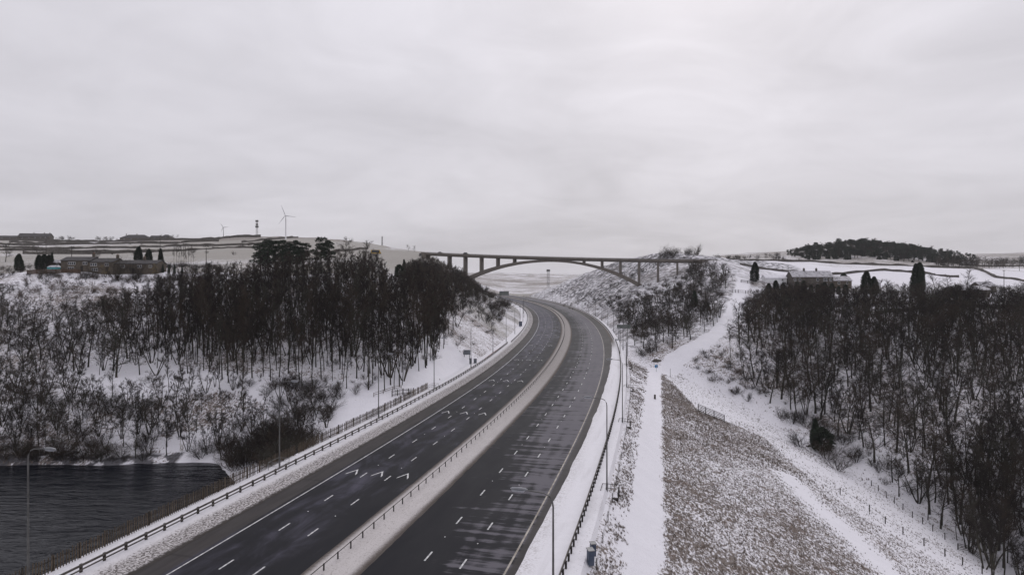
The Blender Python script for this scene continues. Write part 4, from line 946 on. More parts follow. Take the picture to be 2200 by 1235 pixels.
stone_wall("field wall running downhill at the far right", W2((2020, 620), (2080, 520), (2140, 450), (2260, 400)), 1.7, 1.0)
stone_wall("field wall level across the far right pasture", W2((2060, 610), (2150, 600), (2300, 590)), 1.8, 1.1)
stone_wall("low dark retaining wall above the right wood", W2((1880, 262), (1960, 268), (2060, 262), (2230, 255)), 1.6, 1.0)

# ------------------------------------------------------------------ trees
def rot_about(v, axis, a): return Matrix.Rotation(a, 3, axis) @ v
def strip_tri(mb, a, b, w, rr):
    """thin three sided twig"""
    d = (b - a); 
    if d.length < 1e-5: return
    d.normalize(); e = d.cross(Vector((rr.uniform(-1, 1), rr.uniform(-1, 1), rr.uniform(-1, 1)))).normalized() * w; f = d.cross(e)
    mb.add([a + e, a - e * .5 + f * .87, a - e * .5 - f * .87, b], [(0, 1, 3), (1, 2, 3), (2, 0, 3)])
def bare_tree_meshes(seed, H, kind):
    """returns (trunk mesh, crown mesh): trunk with main limbs, crown of branches and twigs"""
    rr = random.Random(seed); T = MB(); C = MB()
    def g3(s, z=0.0): return Vector((rr.gauss(0, s), rr.gauss(0, s), rr.gauss(z, s)))
    def twigs(pts, e, L, n, w, up):
        m = len(pts) - 1
        for i in range(n):
            t = rr.uniform(.15, 1) * m; f = min(m - 1, int(t)); a = pts[f] + (pts[f + 1] - pts[f]) * (t - f)
            d = (e * .8 + g3(.45, up)).normalized(); l = L * rr.uniform(.5, 1.15); b = a + d * l; strip_tri(C, a, b, w, rr)
            for q in range(2):
                c = a + (b - a) * rr.uniform(.3, .85); d2 = (d + g3(.5, up * .5)).normalized(); strip_tri(C, c, c + d2 * l * rr.uniform(.35, .65), w * .75, rr)
    def branch(p, d, L, r, lev, up, W):
        n = 4 if lev == 0 else 3; pts = [p]; q = p.copy(); e = d.copy()
        for i in range(n):
            e = (e + g3(.11, up)).normalized(); q = q + e * L / n; pts.append(q.copy())
        rads = [max(.008, r * (1 - .8 * i / n)) for i in range(n + 1)]
        (T if lev == 0 and r > .05 else C).tube(pts, rads, 5 if lev == 0 else 3, False)
        if lev >= 1: twigs(pts, e, min(1.1, L * .8), 7, W, up); return
        k = rr.randint(5, 7)
        for i in range(k):
            t = (.2 + .8 * (i + rr.random()) / k) * n; f = min(n - 1, int(t)); base = pts[f] + (pts[f + 1] - pts[f]) * min(1, t - f)
            nd = rot_about((pts[f + 1] - pts[f]).normalized(), g3(1).normalized(), rr.uniform(.35, .85)).normalized()
            branch(base, nd, L * rr.uniform(.35, .6), r * .45, lev + 1, up, W)
        twigs(pts, e, L * .35, 6, W, up)
    def stem(base, d, H, r, first, nb, spread, up, W, el0=.45, el1=1.0):
        n = 8; pts = [base - Vector((0, 0, .6))]; q = base.copy(); e = d.copy()
        for i in range(n):
            pts.append(q.copy()); e = (e + Vector((rr.gauss(0, .05), rr.gauss(0, .05), .06))).normalized(); q = q + e * H / n
        pts.append(q); rads = [r * 1.3] + [r * (1 - .88 * i / n) for i in range(n + 1)]
        T.tube(pts, rads, 7, False)
        for i in range(nb):
            t = first + (.97 - first) * ((i + rr.random()) / nb) ** .85; f = 1 + min(n - 1, int(t * n)); b = pts[f] + (pts[f + 1] - pts[f]) * min(1, t * n - int(t * n))
            a = rr.uniform(0, 2 * math.pi); el = rr.uniform(el0, el1); nd = Vector((math.cos(a) * math.cos(el), math.sin(a) * math.cos(el), math.sin(el)))
            L = H * spread * (1.1 - .65 * (t - first) / (1 - first)) * rr.uniform(.6, 1.2); branch(b, nd, L, r * (.38 - .22 * t), 0, up, W)
        twigs(pts[-3:], e, H * .06, 8, W, up)
    if kind == 'tall': stem(Vector((0, 0, 0)), Vector((rr.gauss(0, .04), rr.gauss(0, .04), 1)).normalized(), H, .145, rr.uniform(.26, .42), 19, .15, .08, .0155, .6, 1.15)
    elif kind == 'spread':
        k = rr.randint(3, 5)
        for i in range(k):
            a = 2 * math.pi * i / k + rr.uniform(-.4, .4); l = rr.uniform(.1, .45); stem(Vector((math.cos(a) * .2, math.sin(a) * .2, 0)), Vector((math.cos(a) * l, math.sin(a) * l, 1)).normalized(), H * rr.uniform(.7, 1), .10, .25, 8, .19, .05, .015)
    elif kind == 'oak': stem(Vector((0, 0, 0)), Vector((0, 0, 1)), H, .23, .2, 18, .33, .03, .016, .3, .95)
    elif kind == 'shrub':
        for i in range(12):
            a = rr.uniform(0, 6.28); l = rr.uniform(.1, 1.0); d = Vector((math.cos(a) * l, math.sin(a) * l, 1)).normalized(); p = Vector((math.cos(a) * l * .5, math.sin(a) * l * .5, -.1))
            branch(p, d, H * rr.uniform(.6, 1.0), .04, 0, .03, .010)
    t = T.mesh("trunk", True) if T.v else None; c = C.mesh("crown")
    return t, c
PROTO = {}
def bare(kind, n, Hs, twig='twig'):
    PROTO[kind] = []
    for i in range(n):
        t, c = bare_tree_meshes(100 * len(kind) + i * 7 + len(PROTO), Hs, kind)
        if t: t.materials.append(M['bark'])
        c.materials.append(M[twig]); PROTO[kind].append((t, c, Hs))
bare('tall', 6, 15.0); bare('spread', 5, 9.0); bare('oak', 4, 11.0); bare('shrub', 4, 3.4)
PROTO['red_shrub'] = []
for (t, c, h) in PROTO['shrub'][:2]:
    c2 = c.copy(); c2.materials.clear(); c2.materials.append(M['twig_red']); t2 = t.copy() if t else None; PROTO['red_shrub'].append((t2, c2, h))
PROTO['straw'] = []
for (t, c, h) in PROTO['spread'][:1]:
    c2 = c.copy(); c2.materials.clear(); c2.materials.append(M['willow']); PROTO['straw'].append((t, c2, h))

def leafy(seed, H, shape, nleaf, size):
    """evergreen crown: many small needle clumps through the volume; shape(t)-> radius share at height t"""
    rr = random.Random(seed); T = MB().tube([(0, 0, -.5), (0, 0, H * .5), (0, 0, H * .93)], [H * .02, H * .013, .02], 6); vs = []; fs = []
    for i in range(nleaf):
        t = rr.random() ** .85; Rm = shape(t) * H; lump = .75 + .35 * math.sin(t * 23 + seed) * math.sin(rr.random() * 6.28 * 0 + seed); a = rr.uniform(0, 6.28)
        lob = .80 + .25 * math.sin(3 * a + t * 9 + seed) * math.sin(5 * t + 2 * a); r = Rm * math.sqrt(rr.uniform(.12, 1)) * lob
        p = Vector((math.cos(a) * r, math.sin(a) * r, t * H)); o = Vector((math.cos(a), math.sin(a), rr.uniform(-.2, .7))).normalized(); s = size * rr.uniform(.6, 1.3)
        e = o.cross(Vector((rr.gauss(0, 1), rr.gauss(0, 1), rr.gauss(0, 1)))).normalized(); f = o.cross(e); k = len(vs)
        vs += [tuple(p + e * s * .5), tuple(p - e * s * .5), tuple(p + o * s * 1.1 + f * s * .3), tuple(p + o * s * .5 + f * s * .55)]; fs += [(k, k + 1, k + 2), (k, k + 2, k + 3)]
    t = T.mesh("trunk"); t.materials.append(M['bark']); c = MB().add(vs, fs).mesh("crown"); c.materials.append(M['evergreen']); return t, c, H
PROTO['cypress'] = [leafy(1, 10, lambda t: .21 * (1 - t ** 2.6) ** .7 * min(1, t * 9 + .35), 4200, .34), leafy(2, 10, lambda t: .25 * (1 - t) ** .55 * min(1, t * 8 + .4), 4200, .34), leafy(5, 10, lambda t: .17 * (1 - t ** 3) ** .6 * min(1, t * 9 + .4), 4200, .34)]
PROTO['fir'] = [leafy(3, 10, lambda t: .24 * (1 - t) ** .8 * min(1, t * 6 + .2), 3600, .36)]
def pine_meshes(seed):
    """pine: bare lower trunk, upper limbs each carrying a flat uneven pad of needles"""
    rr = random.Random(seed); H = 10; T = MB(); vs = []; fs = []
    top = Vector((rr.uniform(-.4, .4), rr.uniform(-.4, .4), H * .95)); T.tube([(0, 0, -.5), (rr.uniform(-.15, .15), rr.uniform(-.15, .15), H * .5), top], [.2, .14, .03], 7, False)
    for i in range(19):
        t = .38 + .60 * (i + rr.random()) / 19; a = i * 2.4 + rr.uniform(-.5, .5); L = (.34 - .24 * max(0, t - .5) / .5) * H * rr.uniform(.45, 1.0) * .8; c = Vector((math.cos(a) * L, math.sin(a) * L, t * H + rr.uniform(-.2, .6)))
        T.tube([(top.x * t, top.y * t, t * H - .3), c], [.06, .02], 4, False); rx = rr.uniform(.6, 1.15); rz = rr.uniform(.3, .55)
        for k in range(190):
            o = Vector((rr.gauss(0, 1), rr.gauss(0, 1), rr.gauss(0, 1))).normalized(); q = rr.uniform(.45, 1.05); p = c + Vector((o.x * rx, o.y * rx, o.z * rz)) * q; s = .26 * rr.uniform(.6, 1.3)
            e = o.cross(g_(rr)).normalized(); f = o.cross(e); n = len(vs); vs += [tuple(p + e * s * .45), tuple(p - e * s * .45), tuple(p + (o + Vector((0, 0, .5))) * s + f * s * .2)]; fs.append((n, n + 1, n + 2))
    t = T.mesh("trunk"); t.materials.append(M['bark']); c = MB().add(vs, fs).mesh("crown"); c.materials.append(M['evergreen']); return t, c, H
def g_(rr): return Vector((rr.gauss(0, 1), rr.gauss(0, 1), rr.gauss(0, 1)))
PROTO['pine'] = [pine_meshes(s) for s in (6, 7, 8, 9)]
PROTO['bush'] = [leafy(s, 3, lambda t: .5 * math.sqrt(max(0, 1 - (t * 1.02) ** 2.2)), 1800, .22) for s in (9, 10)]

rnd = random.Random(21)
def put_tree(name, proto, x, y, h, label, cat, group, sx=1.0, z=None):
    t, c, H = proto; k = h / H; root = empty(name, (x, y, Zp(x, y) if z is None else z), rnd.uniform(0, 6.28), label, cat, group); root.scale = (k * sx, k * sx, k)
    if t: link("trunk", t, None, root)
    link("crown", c, None, root); return root
def scatter(poly, n, mind, seed, taken, y0=60, y1=420):
    """spots whose foot lies inside a patch of hillside (outline given as seen in the photograph)"""
    rs = np.random.RandomState(seed); xs = [p[0] for p in poly]; ys = [p[1] for p in poly]; out = []
    TA = np.zeros((len(taken) + n + 5, 2)); TA[:len(taken)] = np.array(taken).reshape(-1, 2)
    for rep_ in range(30):
      if len(out) >= n: break
      N = 2500; cand_y = np.sqrt(rs.uniform(y0 ** 2, y1 ** 2, N)); cand_x = (rs.uniform(min(xs), max(xs), N) - 1100) * cand_y / F; z = Zr(cand_x, cand_y); px, py = proj(cand_x, cand_y, z)
      ok = in_poly(px, py, poly) & ((z > ZW + .4) | (cand_x > 20)); o = offs(cand_x, cand_y); ok &= (o < -27.5) | (o > 26)
      for x, y, zz in zip(cand_x[ok], cand_y[ok], z[ok]):
        if len(out) >= n: break
        if not len(taken) or ((TA[:len(taken), 0] - x) ** 2 + (TA[:len(taken), 1] - y) ** 2).min() > mind * mind:
            TA[len(taken)] = (x, y); taken.append((x, y)); out.append((float(x), float(y), float(zz)))
    return out
ENV = ([-200, 0, 60, 110, 200, 270, 340, 400, 440, 480, 545, 560, 620, 700, 780, 815, 830, 860, 875, 905, 930, 960, 985, 1010, 1030, 1060, 1200, 1330, 1400, 1485, 1560, 1578, 1600, 1640, 1700, 1800, 1900, 2000, 2100, 2200, 2400],
       [596, 600, 634, 648, 640, 618, 592, 574, 566, 558, 552, 540, 530, 520, 528, 540, 578, 584, 560, 547, 548, 556, 570, 588, 604, 630, 640, 630, 625, 552, 556, 640, 636, 612, 604, 612, 600, 606, 604, 604, 604])
def hclamp(x, y, z, h):
    px, _ = proj(x, y, z); top = HC - (np.interp(px, *ENV) + rnd.uniform(0, 14) - YH) * y / F; return max(2.5, min(h, top - z))
trees = []   # (x, y, z, h, kind, label, group)
taken = []
L_TALL = [(150, 700), (330, 640), (560, 612), (700, 600), (830, 604), (900, 620), (985, 700), (945, 765), (860, 815), (820, 775), (760, 790), (700, 800), (640, 785), (560, 815), (480, 800), (300, 770), (240, 730)]
for p in scatter([(330, 650), (560, 640), (800, 640), (945, 690), (945, 772), (850, 838), (800, 820), (700, 815), (560, 822), (470, 805), (330, 760)], 330, 1.8, 11, taken, 130, 260):
    trees.append((*p, rnd.choice((rnd.uniform(8, 13), rnd.uniform(13, 19), rnd.uniform(14, 20))), rnd.choice(['tall'] * 5 + ['spread']), "tall slender bare tree in the dense stand on the left slope", "tall bare trees of the dense left wood"))
for p in scatter(L_TALL, 330, 2.4, 12, taken, 150, 330):
    trees.append((*p, rnd.uniform(9, 14), rnd.choice(['tall', 'tall', 'spread']), "bare tree high up in the wood on the left hillside", "bare trees on the upper left hillside"))
for p in scatter([(-80, 780), (120, 800), (250, 850), (480, 820), (560, 880), (470, 960), (330, 985), (-80, 985)], 120, 2.0, 13, taken, 118, 170):
    trees.append((*p, rnd.uniform(5.5, 9.5), rnd.choice(['spread', 'spread', 'tall']), "many stemmed bare tree on the snowy bank above the reservoir", "bare trees on the bank above the reservoir"))
for p in scatter([(-80, 600), (200, 640), (330, 660), (260, 730), (-80, 780)], 160, 2.4, 14, taken, 160, 250):
    trees.append((*p, rnd.uniform(4, 8), rnd.choice(['spread', 'oak']), "spreading bare tree on the left slope below the terraced houses", "bare trees below the terraced houses"))
R_WOOD = [(1568, 770), (1585, 720), (1625, 668), (1690, 640), (1800, 670), (2000, 672), (2300, 672), (2300, 1240), (2150, 1232), (2060, 1165), (1990, 1100), (1900, 1055), (1840, 985), (1740, 900), (1650, 865), (1590, 820)]
for p in scatter(R_WOOD, 540, 2.4, 15, taken, 100, 320):
    near = p[1] < 190
    trees.append((*p, rnd.uniform(6, 14.5) if near else rnd.uniform(10, 15), rnd.choice(['spread', 'oak', 'oak', 'oak', 'tall', 'spread']), "bare tree in the near part of the right wood below the dam slope" if near else "bare tree in the upper part of the right wood", "bare trees of the right wood, lower part" if near else "bare trees of the right wood, upper part"))
for p in scatter([(2020, 1000), (2260, 980), (2260, 1260), (2130, 1250), (2060, 1170), (1960, 1090)], 60, 2.2, 16, taken, 95, 170):
    trees.append((*p, rnd.uniform(8, 15), rnd.choice(['tall', 'spread', 'oak', 'spread']), "bare tree in the near part of the right wood below the dam slope", "bare trees of the right wood, lower part"))
for p in scatter([(880, 600), (930, 575), (985, 590), (1030, 618), (1040, 640), (960, 690), (900, 650)], 150, 2.6, 17, taken, 200, 470):
    trees.append((*p, rnd.uniform(6, 10), rnd.choice(['spread', 'oak']), "bare tree in the thicket on the cutting left of the bridge arch", "bare trees of the thicket left of the bridge"))
for p in scatter([(1325, 690), (1390, 640), (1480, 630), (1550, 660), (1550, 695), (1480, 740), (1400, 768), (1365, 745)], 150, 2.0, 18, taken, 190, 330):
    trees.append((*p, rnd.uniform(5, 9.5), rnd.choice(['spread', 'oak', 'oak']), "bare tree in the thicket between the motorway and the snowy hill path", "bare trees of the thicket by the hill path"))
for p in scatter([(-60, 690), (330, 700), (480, 790), (300, 820), (120, 800), (-60, 800)], 55, 2.8, 61, taken, 140, 220):
    trees.append((*p, rnd.uniform(6, 11), rnd.choice(['spread', 'oak', 'tall']), "bare tree on the middle of the left slope above the snow clearing", "bare trees on the middle left slope"))
for p in scatter([(330, 770), (500, 740), (930, 740), (945, 780), (860, 845), (700, 830), (560, 835), (430, 815)], 70, 1.6, 62, taken, 130, 200):
    trees.append((*p, rnd.uniform(10, 17), 'tall', "tall slender bare tree in the dense stand on the left slope", "tall bare trees of the dense left wood"))
for p in scatter([(1590, 700), (1640, 640), (1850, 640), (2050, 650), (2300, 650), (2300, 700), (1900, 710), (1700, 690)], 150, 2.0, 22, taken, 200, 320):
    trees.append((*p, rnd.uniform(8, 12), rnd.choice(['oak', 'spread']), "bare tree along the top edge of the right wood", "bare trees along the top of the right wood"))
for p in scatter([(1010, 690), (1050, 640), (1095, 655), (1085, 690), (1040, 725)], 16, 2.5, 23, taken, 210, 480):
    trees.append((*p, rnd.uniform(4, 6.5), 'oak', "dark rounded bare tree on the left cutting above the bend", "rounded trees on the left cutting"))
for p in scatter([(1470, 600), (1490, 565), (1560, 570), (1575, 600), (1545, 640), (1500, 620)], 90, 2.0, 24, taken, 300, 420):
    trees.append((*p, rnd.uniform(4.5, 8), rnd.choice(['oak', 'spread']), "dark bare tree around the bridge's right hand end", "trees around the bridge's right end"))
for p in scatter([(860, 620), (868, 580), (905, 556), (960, 562), (1010, 596), (1040, 628), (1000, 660), (930, 700)], 190, 2.1, 25, taken, 200, 475):
    trees.append((*p, rnd.uniform(6, 10), rnd.choice(['spread', 'oak']), "bare tree in the thicket on the cutting left of the bridge arch", "bare trees of the thicket left of the bridge"))
for p in scatter([(120, 600), (420, 592), (420, 620), (130, 625)], 30, 3.5, 26, taken, 225, 262):
    trees.append((*p, rnd.uniform(4, 7), rnd.choice(['oak', 'spread']), "bare garden tree on the edge of the plateau below the terrace", "garden trees below the terrace"))
for p in scatter([(440, 960), (480, 890), (600, 850), (720, 880), (690, 940), (620, 990), (560, 1005), (440, 1005)], 30, 2.2, 19, taken, 110, 165):
    trees.append((*p, rnd.uniform(4.5, 8), 'spread', "many stemmed bare tree in the thicket at the reservoir's corner", "bare trees at the reservoir's corner"))
trees = [t[:3] + (hclamp(*t[:4]),) + t[4:] for t in trees]
vis = lambda t: t[3] / t[1]
order = sorted(range(len(trees)), key=lambda i: -vis(trees[i]))
keep = set(order[:296])
wood_pts = []
def words_ord(n): return ["first", "second", "third", "fourth", "fifth", "sixth", "seventh", "eighth", "ninth", "tenth", "eleventh", "twelfth", "thirteenth", "fourteenth", "fifteenth", "sixteenth", "seventeenth", "eighteenth", "nineteenth", "twentieth", "twenty-first", "twenty-second", "twenty-third", "twenty-fourth", "twenty-fifth", "twenty-sixth"][n]
own = {}
def front_row(idx, px0, px1, nb, phrase):
    best = {}
    for i in idx:
        px, py = proj(*trees[i][:3]); b = int((px - px0) / (px1 - px0) * nb)
        if 0 <= b < nb and (b not in best or py > best[b][0]): best[b] = (py, px, i)
    for n, (py, px, i) in enumerate(sorted(best.values(), key=lambda t: t[1])): own[i] = phrase.format(words_ord(n))
front_row([i for i in keep if trees[i][6].startswith("tall bare trees")], 330, 960, 24, "tall bare tree at the front edge of the left stand, {} from the left")
front_row([i for i in keep if trees[i][6].endswith("lower part")], 1590, 2200, 22, "bare tree at the lower edge of the right wood, {} from the left")
for i, (x, y, z, h, kind, lab, grp) in enumerate(trees):
    pr = PROTO[kind]; k = rnd.randrange(len(pr)); sx = rnd.uniform(.85, 1.2)
    if h < 0.6 * pr[k][2]: sx *= 1.25
    if i in keep: put_tree("bare_tree", pr[k], x, y, h, own.get(i, lab), "tree", grp, sx, z - .1)
    else: wood_pts.append((x, y, z - .1, kind, k, h / pr[k][2], sx))
# the rest of the woods, too many to count: one object whose nodes instance the same trunks and crowns
def instancer(name, pts_by_mesh, label):
    """one object; each listed mesh is set on its own points by geometry nodes"""
    V = []; ID = []; SCL = []; ROT = []; srcs = []
    for j, (me, pts) in enumerate(pts_by_mesh):
        srcs.append(me)
        for (x, y, z, k, sx, r) in pts: V.append((x, y, z)); ID.append(j); SCL.append((k * sx, k * sx, k)); ROT.append((0, 0, r))
    me = bpy.data.meshes.new(name); me.from_pydata(V, [], [])
    a = me.attributes.new("src", 'INT', 'POINT'); a.data.foreach_set("value", ID)
    a = me.attributes.new("scl", 'FLOAT_VECTOR', 'POINT'); a.data.foreach_set("vector", np.array(SCL, np.float32).ravel())
    a = me.attributes.new("rot", 'FLOAT_VECTOR', 'POINT'); a.data.foreach_set("vector", np.array(ROT, np.float32).ravel())
    o = link(name, me); o['kind'] = 'stuff'; o['label'] = label
    ng = bpy.data.node_groups.new(name, 'GeometryNodeTree'); ng.interface.new_socket("Geometry", in_out='INPUT', socket_type='NodeSocketGeometry'); ng.interface.new_socket("Geometry", in_out='OUTPUT', socket_type='NodeSocketGeometry')
    N = ng.nodes; Lk = ng.links; gi = N.new("NodeGroupInput"); go = N.new("NodeGroupOutput"); jn = N.new("GeometryNodeJoinGeometry")
    def named(n, t):
        x = N.new("GeometryNodeInputNamedAttribute"); x.data_type = t; x.inputs[0].default_value = n; return x.outputs[0]
    ida = named("src", 'INT'); sc = named("scl", 'FLOAT_VECTOR'); ro = named("rot", 'FLOAT_VECTOR')
    for j, src in enumerate(srcs):
        oi = N.new("GeometryNodeObjectInfo"); oi.transform_space = 'ORIGINAL'; oi.inputs[0].default_value = src; oi.inputs["As Instance"].default_value = True
        cmp_ = N.new("FunctionNodeCompare"); cmp_.data_type = 'INT'; cmp_.operation = 'EQUAL'; Lk.new(ida, cmp_.inputs[2]); cmp_.inputs[3].default_value = j
        ip = N.new("GeometryNodeInstanceOnPoints"); Lk.new(gi.outputs[0], ip.inputs["Points"]); Lk.new(cmp_.outputs[0], ip.inputs["Selection"]); Lk.new(oi.outputs["Geometry"], ip.inputs["Instance"]); Lk.new(ro, ip.inputs["Rotation"]); Lk.new(sc, ip.inputs["Scale"])
        Lk.new(ip.outputs[0], jn.inputs[0])
    Lk.new(jn.outputs[0], go.inputs[0]); md = o.modifiers.new("instances", 'NODES'); md.node_group = ng
    return o
def child_object(me):
    for ob in bpy.data.objects:
        if ob.data == me: return ob
def wood_stuff(name, pts, label):
    by = {}
    for (x, y, z, kind, k, s, sx) in pts:
        r = rnd.uniform(0, 6.28)
        for me in PROTO[kind][k][:2]:
            if me: by.setdefault(me.name, (me, []))[1].append((x, y, z, s, sx, r))
    lst = []
    for me, p in by.values():
        ob = child_object(me)
        if ob is not None: lst.append((ob, p))
    if lst: instancer(name, lst, label)
# single trees that stand out
def tree_at(px, py, h, kind, k, label, cat="tree", sx=1.0, name=None, Y=None):
    x, y, z = G(px, py, 60) if Y is None else at(px, Y)
    return put_tree(name or {'cypress': 'cypress_tree', 'fir': 'fir_tree', 'pine': 'pine_tree', 'shrub': 'bare_shrub', 'red_shrub': 'bare_shrub', 'bush': 'evergreen_bush'}.get(kind, 'bare_tree'), PROTO[kind][k], x, y, h, label, cat, None, sx, z - .05)
tree_at(41, 0, 7.2, 'cypress', 0, "clipped dark topiary conifer standing alone at the far left", sx=1.35, Y=268)
for i, (px, hh) in enumerate(((84, 6.4), (95, 6.6), (106, 6.4))): tree_at(px, 0, hh, 'cypress', 2, ["left", "middle", "right"][i] + " conifer of the dark clipped block left of the terraced houses", sx=1.5, Y=270)
tree_at(112, 0, 7.2, 'fir', 0, "pointed fir beside the dark clipped conifer block", sx=.8, Y=271)
tree_at(298, 0, 9.0, 'cypress', 0, "left of the two big dark conifers behind the terraced houses", sx=1.2, Y=285); tree_at(320, 0, 8.2, 'cypress', 0, "right of the two big dark conifers behind the terraced houses", sx=1.2, Y=286)
tree_at(345, 0, 8.5, 'fir', 0, "brown tinged fir right of the big conifers behind the terrace", sx=1.0, Y=288)
for i in range(9): tree_at(374 + 5.2 * i, 0, 9.0 + .8 * math.sin(i * 2.1), 'tall', i % 6, f"{['leftmost', 'second', 'third', 'fourth', 'fifth', 'sixth', 'seventh', 'eighth', 'rightmost'][i]} young tree in the thin row behind the houses", sx=.7, Y=300)
for i, px in enumerate((350, 363, 375, 391)): tree_at(px, 0, 3.6, 'fir', 0, f"{['leftmost', 'second', 'third', 'rightmost'][i]} small conifer in the garden right of the terraced houses", sx=.9, Y=258)
tree_at(250, 0, 7.5, 'shrub', 1, "spreading bare tree in the garden in front of the terrace", Y=246); tree_at(226, 0, 5.0, 'straw', 0, "straw coloured willow in front of the middle terraced house", sx=1.3, Y=248); tree_at(332, 0, 6.0, 'straw', 0, "straw coloured willow at the right end of the terrace", sx=1.2, Y=249)
tree_at(290, 0, 6.0, 'shrub', 2, "dark bare tree before the right terraced house", Y=247); tree_at(196, 0, 4.0, 'shrub', 3, "low bare tree before the left terraced house's door", Y=247)
tree_at(12, 0, 10, 'oak', 2, "bare field tree at the far left edge", Y=330); tree_at(84, 0, 8, 'oak', 0, "bare field tree behind the clipped conifers", sx=1.2, Y=340); tree_at(208, 0, 8, 'oak', 3, "bare field tree behind the terraced houses", Y=330)
for i, (px, hh, yy) in enumerate(((560, 13, 262), (570, 11, 252), (576, 14, 268), (592, 14.5, 264), (606, 13, 270), (612, 11, 250), (622, 13.5, 263), (638, 13, 268), (640, 11, 256), (652, 12.5, 272), (690, 14, 268), (705, 13, 274))):
    tree_at(px, 0, hh, 'pine', i % 3, f"dark pine in the evergreen clump atop the left wood, {ORD[i].replace('second nearest', 'second').replace('nearest', 'first')} from the left", sx=1.15, Y=yy)
tree_at(740, 0, 14, 'oak', 1, "tall bare tree on the top edge of the left wood by the pines", Y=280); tree_at(782, 0, 13, 'oak', 2, "broad bare tree at the top right end of the left wood", sx=1.2, Y=285)
tree_at(868, 585, 7.5, 'fir', 0, "dark conifer beside the curved snowy hilltop track", sx=1.1); tree_at(858, 597, 6, 'bush', 0, "dark bush below the curved snowy track")
tree_at(878, 0, 5, 'oak', 0, "small round bare tree on the skyline at the bridge's left approach", Y=520); tree_at(890, 0, 5, 'oak', 3, "second small skyline tree nearer the bridge's left end", Y=515)
tree_at(1622, 606, 10.5, 'cypress', 0, "dark conifer standing beside the top of the snowy path", sx=1.25); tree_at(1968, 0, 15.5, 'cypress', 0, "tall dark double conifer on the right plateau", sx=.95, Y=310); tree_at(1976, 0, 16, 'cypress', 2, "taller twin of the dark double conifer on the right", sx=.9, Y=311)
tree_at(1862, 0, 11.5, 'cypress', 1, "broad dark conifer between the cottage and the tall double conifer", sx=1.5, Y=318); tree_at(1878, 0, 9, 'cypress', 1, "lower shoulder conifer beside the broad dark one", sx=1.4, Y=314)
tree_at(1812, 0, 6, 'bush', 1, "round dark bush on the field behind the cottage", Y=395)
for i, px in enumerate(range(1652, 1832, 15)): tree_at(px, 0, 5.4 + 1.0 * math.sin(i * 1.7), 'cypress', (i * 2) % 3, f"dark garden conifer in the hedge before the stone house, {ORD[i].replace('second nearest', 'second').replace('nearest', 'first')} from the left", sx=1.6, Y=318 + (i % 3) * 2)
tree_at(2010, 0, 10, 'oak', 0, "bare tree right of the tall double conifer", Y=318); tree_at(2076, 0, 11, 'oak', 2, "pale bare tree against the snowy field at right", Y=330); tree_at(2035, 0, 9, 'oak', 1, "bare tree between the double conifer and the brown shed", Y=325); tree_at(2058, 0, 6.5, 'straw', 0, "small yellowish tree before the snowy field", Y=322)
tree_at(1492, 660, 7.5, 'fir', 0, "dark conifer on the hillside below the bridge's right end", sx=1.2); tree_at(1517, 668, 4.2, 'bush', 0, "dark evergreen bush beside the hillside conifer", sx=.9); tree_at(1396, 758, 4.0, 'shrub', 0, "dark shrub at the lower left of the thicket", "shrub", 1.3)
tree_at(1752, 955, 6.5, 'fir', 0, "dark conifer in the lower edge of the right wood", sx=1.3); tree_at(1765, 965, 5.5, 'bush', 1, "dark evergreen bush beside the conifer in the right wood", sx=1.2)
for i, (px, py, hh) in enumerate(((1775, 985, 4.2), (1720, 960, 3.6), (1800, 1010, 3.4))): tree_at(px, py, hh, 'shrub', i, f"{['large', 'middle', 'small'][i]} dark spreading shrub overhanging the snow below the dam slope", "shrub", 1.7)
tree_at(1537, 818, 3.2, 'oak', 0, "small leaning bare tree on the bank above the track bend"); tree_at(1570, 795, 3.5, 'oak', 1, "slim bare tree on the grassy bank beside the track bend"); tree_at(1578, 848, 2.2, 'shrub', 0, "round dark shrub on the snow at the wood's corner", "shrub"); tree_at(1606, 862, 2.6, 'shrub', 1, "dark shrub right of the round one at the wood's corner", "shrub")
tree_at(391, 978, 3.4, 'straw', 0, "small pale bare sapling on the snowy reservoir beach", sx=.5); tree_at(419, 968, 3.0, 'tall', 1, "thin dark sapling at the right of the reservoir beach")
# shrubs
def shrubs(poly, n, mind, seed, hs, label, grp, kinds=('shrub',), y0=60, y1=420, sx=1.3):
    for (x, y, z) in scatter(poly, n, mind, seed, taken, y0, y1):
        k = rnd.choice(kinds); put_tree("bare_shrub", PROTO[k][rnd.randrange(len(PROTO[k]))], x, y, rnd.uniform(*hs), label, "shrub", grp, sx * rnd.uniform(.8, 1.25), z - .05)
shrubs([(440, 960), (470, 900), (560, 870), (640, 850), (720, 880), (690, 940), (620, 985), (560, 1000), (440, 1005)], 18, 2.0, 31, (2.0, 4.0), "dense dark shrub in the thicket between the reservoir and the picket fence", "shrubs at the reservoir's corner", y0=110, y1=165)
shrubs([(570, 850), (600, 825), (740, 830), (735, 860), (600, 880)], 16, 1.6, 32, (1.6, 3.0), "low dark shrub on the snowy hollow below the tall left trees", "shrubs below the tall left trees", y0=120, y1=180)
shrubs([(-60, 860), (300, 870), (420, 940), (330, 990), (-60, 990)], 34, 2.2, 33, (1.8, 3.6), "dark shrub along the reservoir shore", "shrubs along the reservoir shore", y0=110, y1=160)
shrubs([(-60, 620), (120, 600), (420, 640), (420, 690), (250, 780), (-60, 780)], 26, 3.0, 34, (1.6, 3.0), "low brown shrub on the left slope under the terraced houses", "shrubs under the terraced houses", ('shrub', 'red_shrub'), 140, 260)
shrubs([(1020, 700), (1070, 650), (1100, 660), (1080, 690), (1040, 720)], 20, 2.0, 35, (2.4, 4.6), "dark shrub on the left cutting above the motorway bend", "shrubs on the left cutting", ('shrub',), 210, 480)
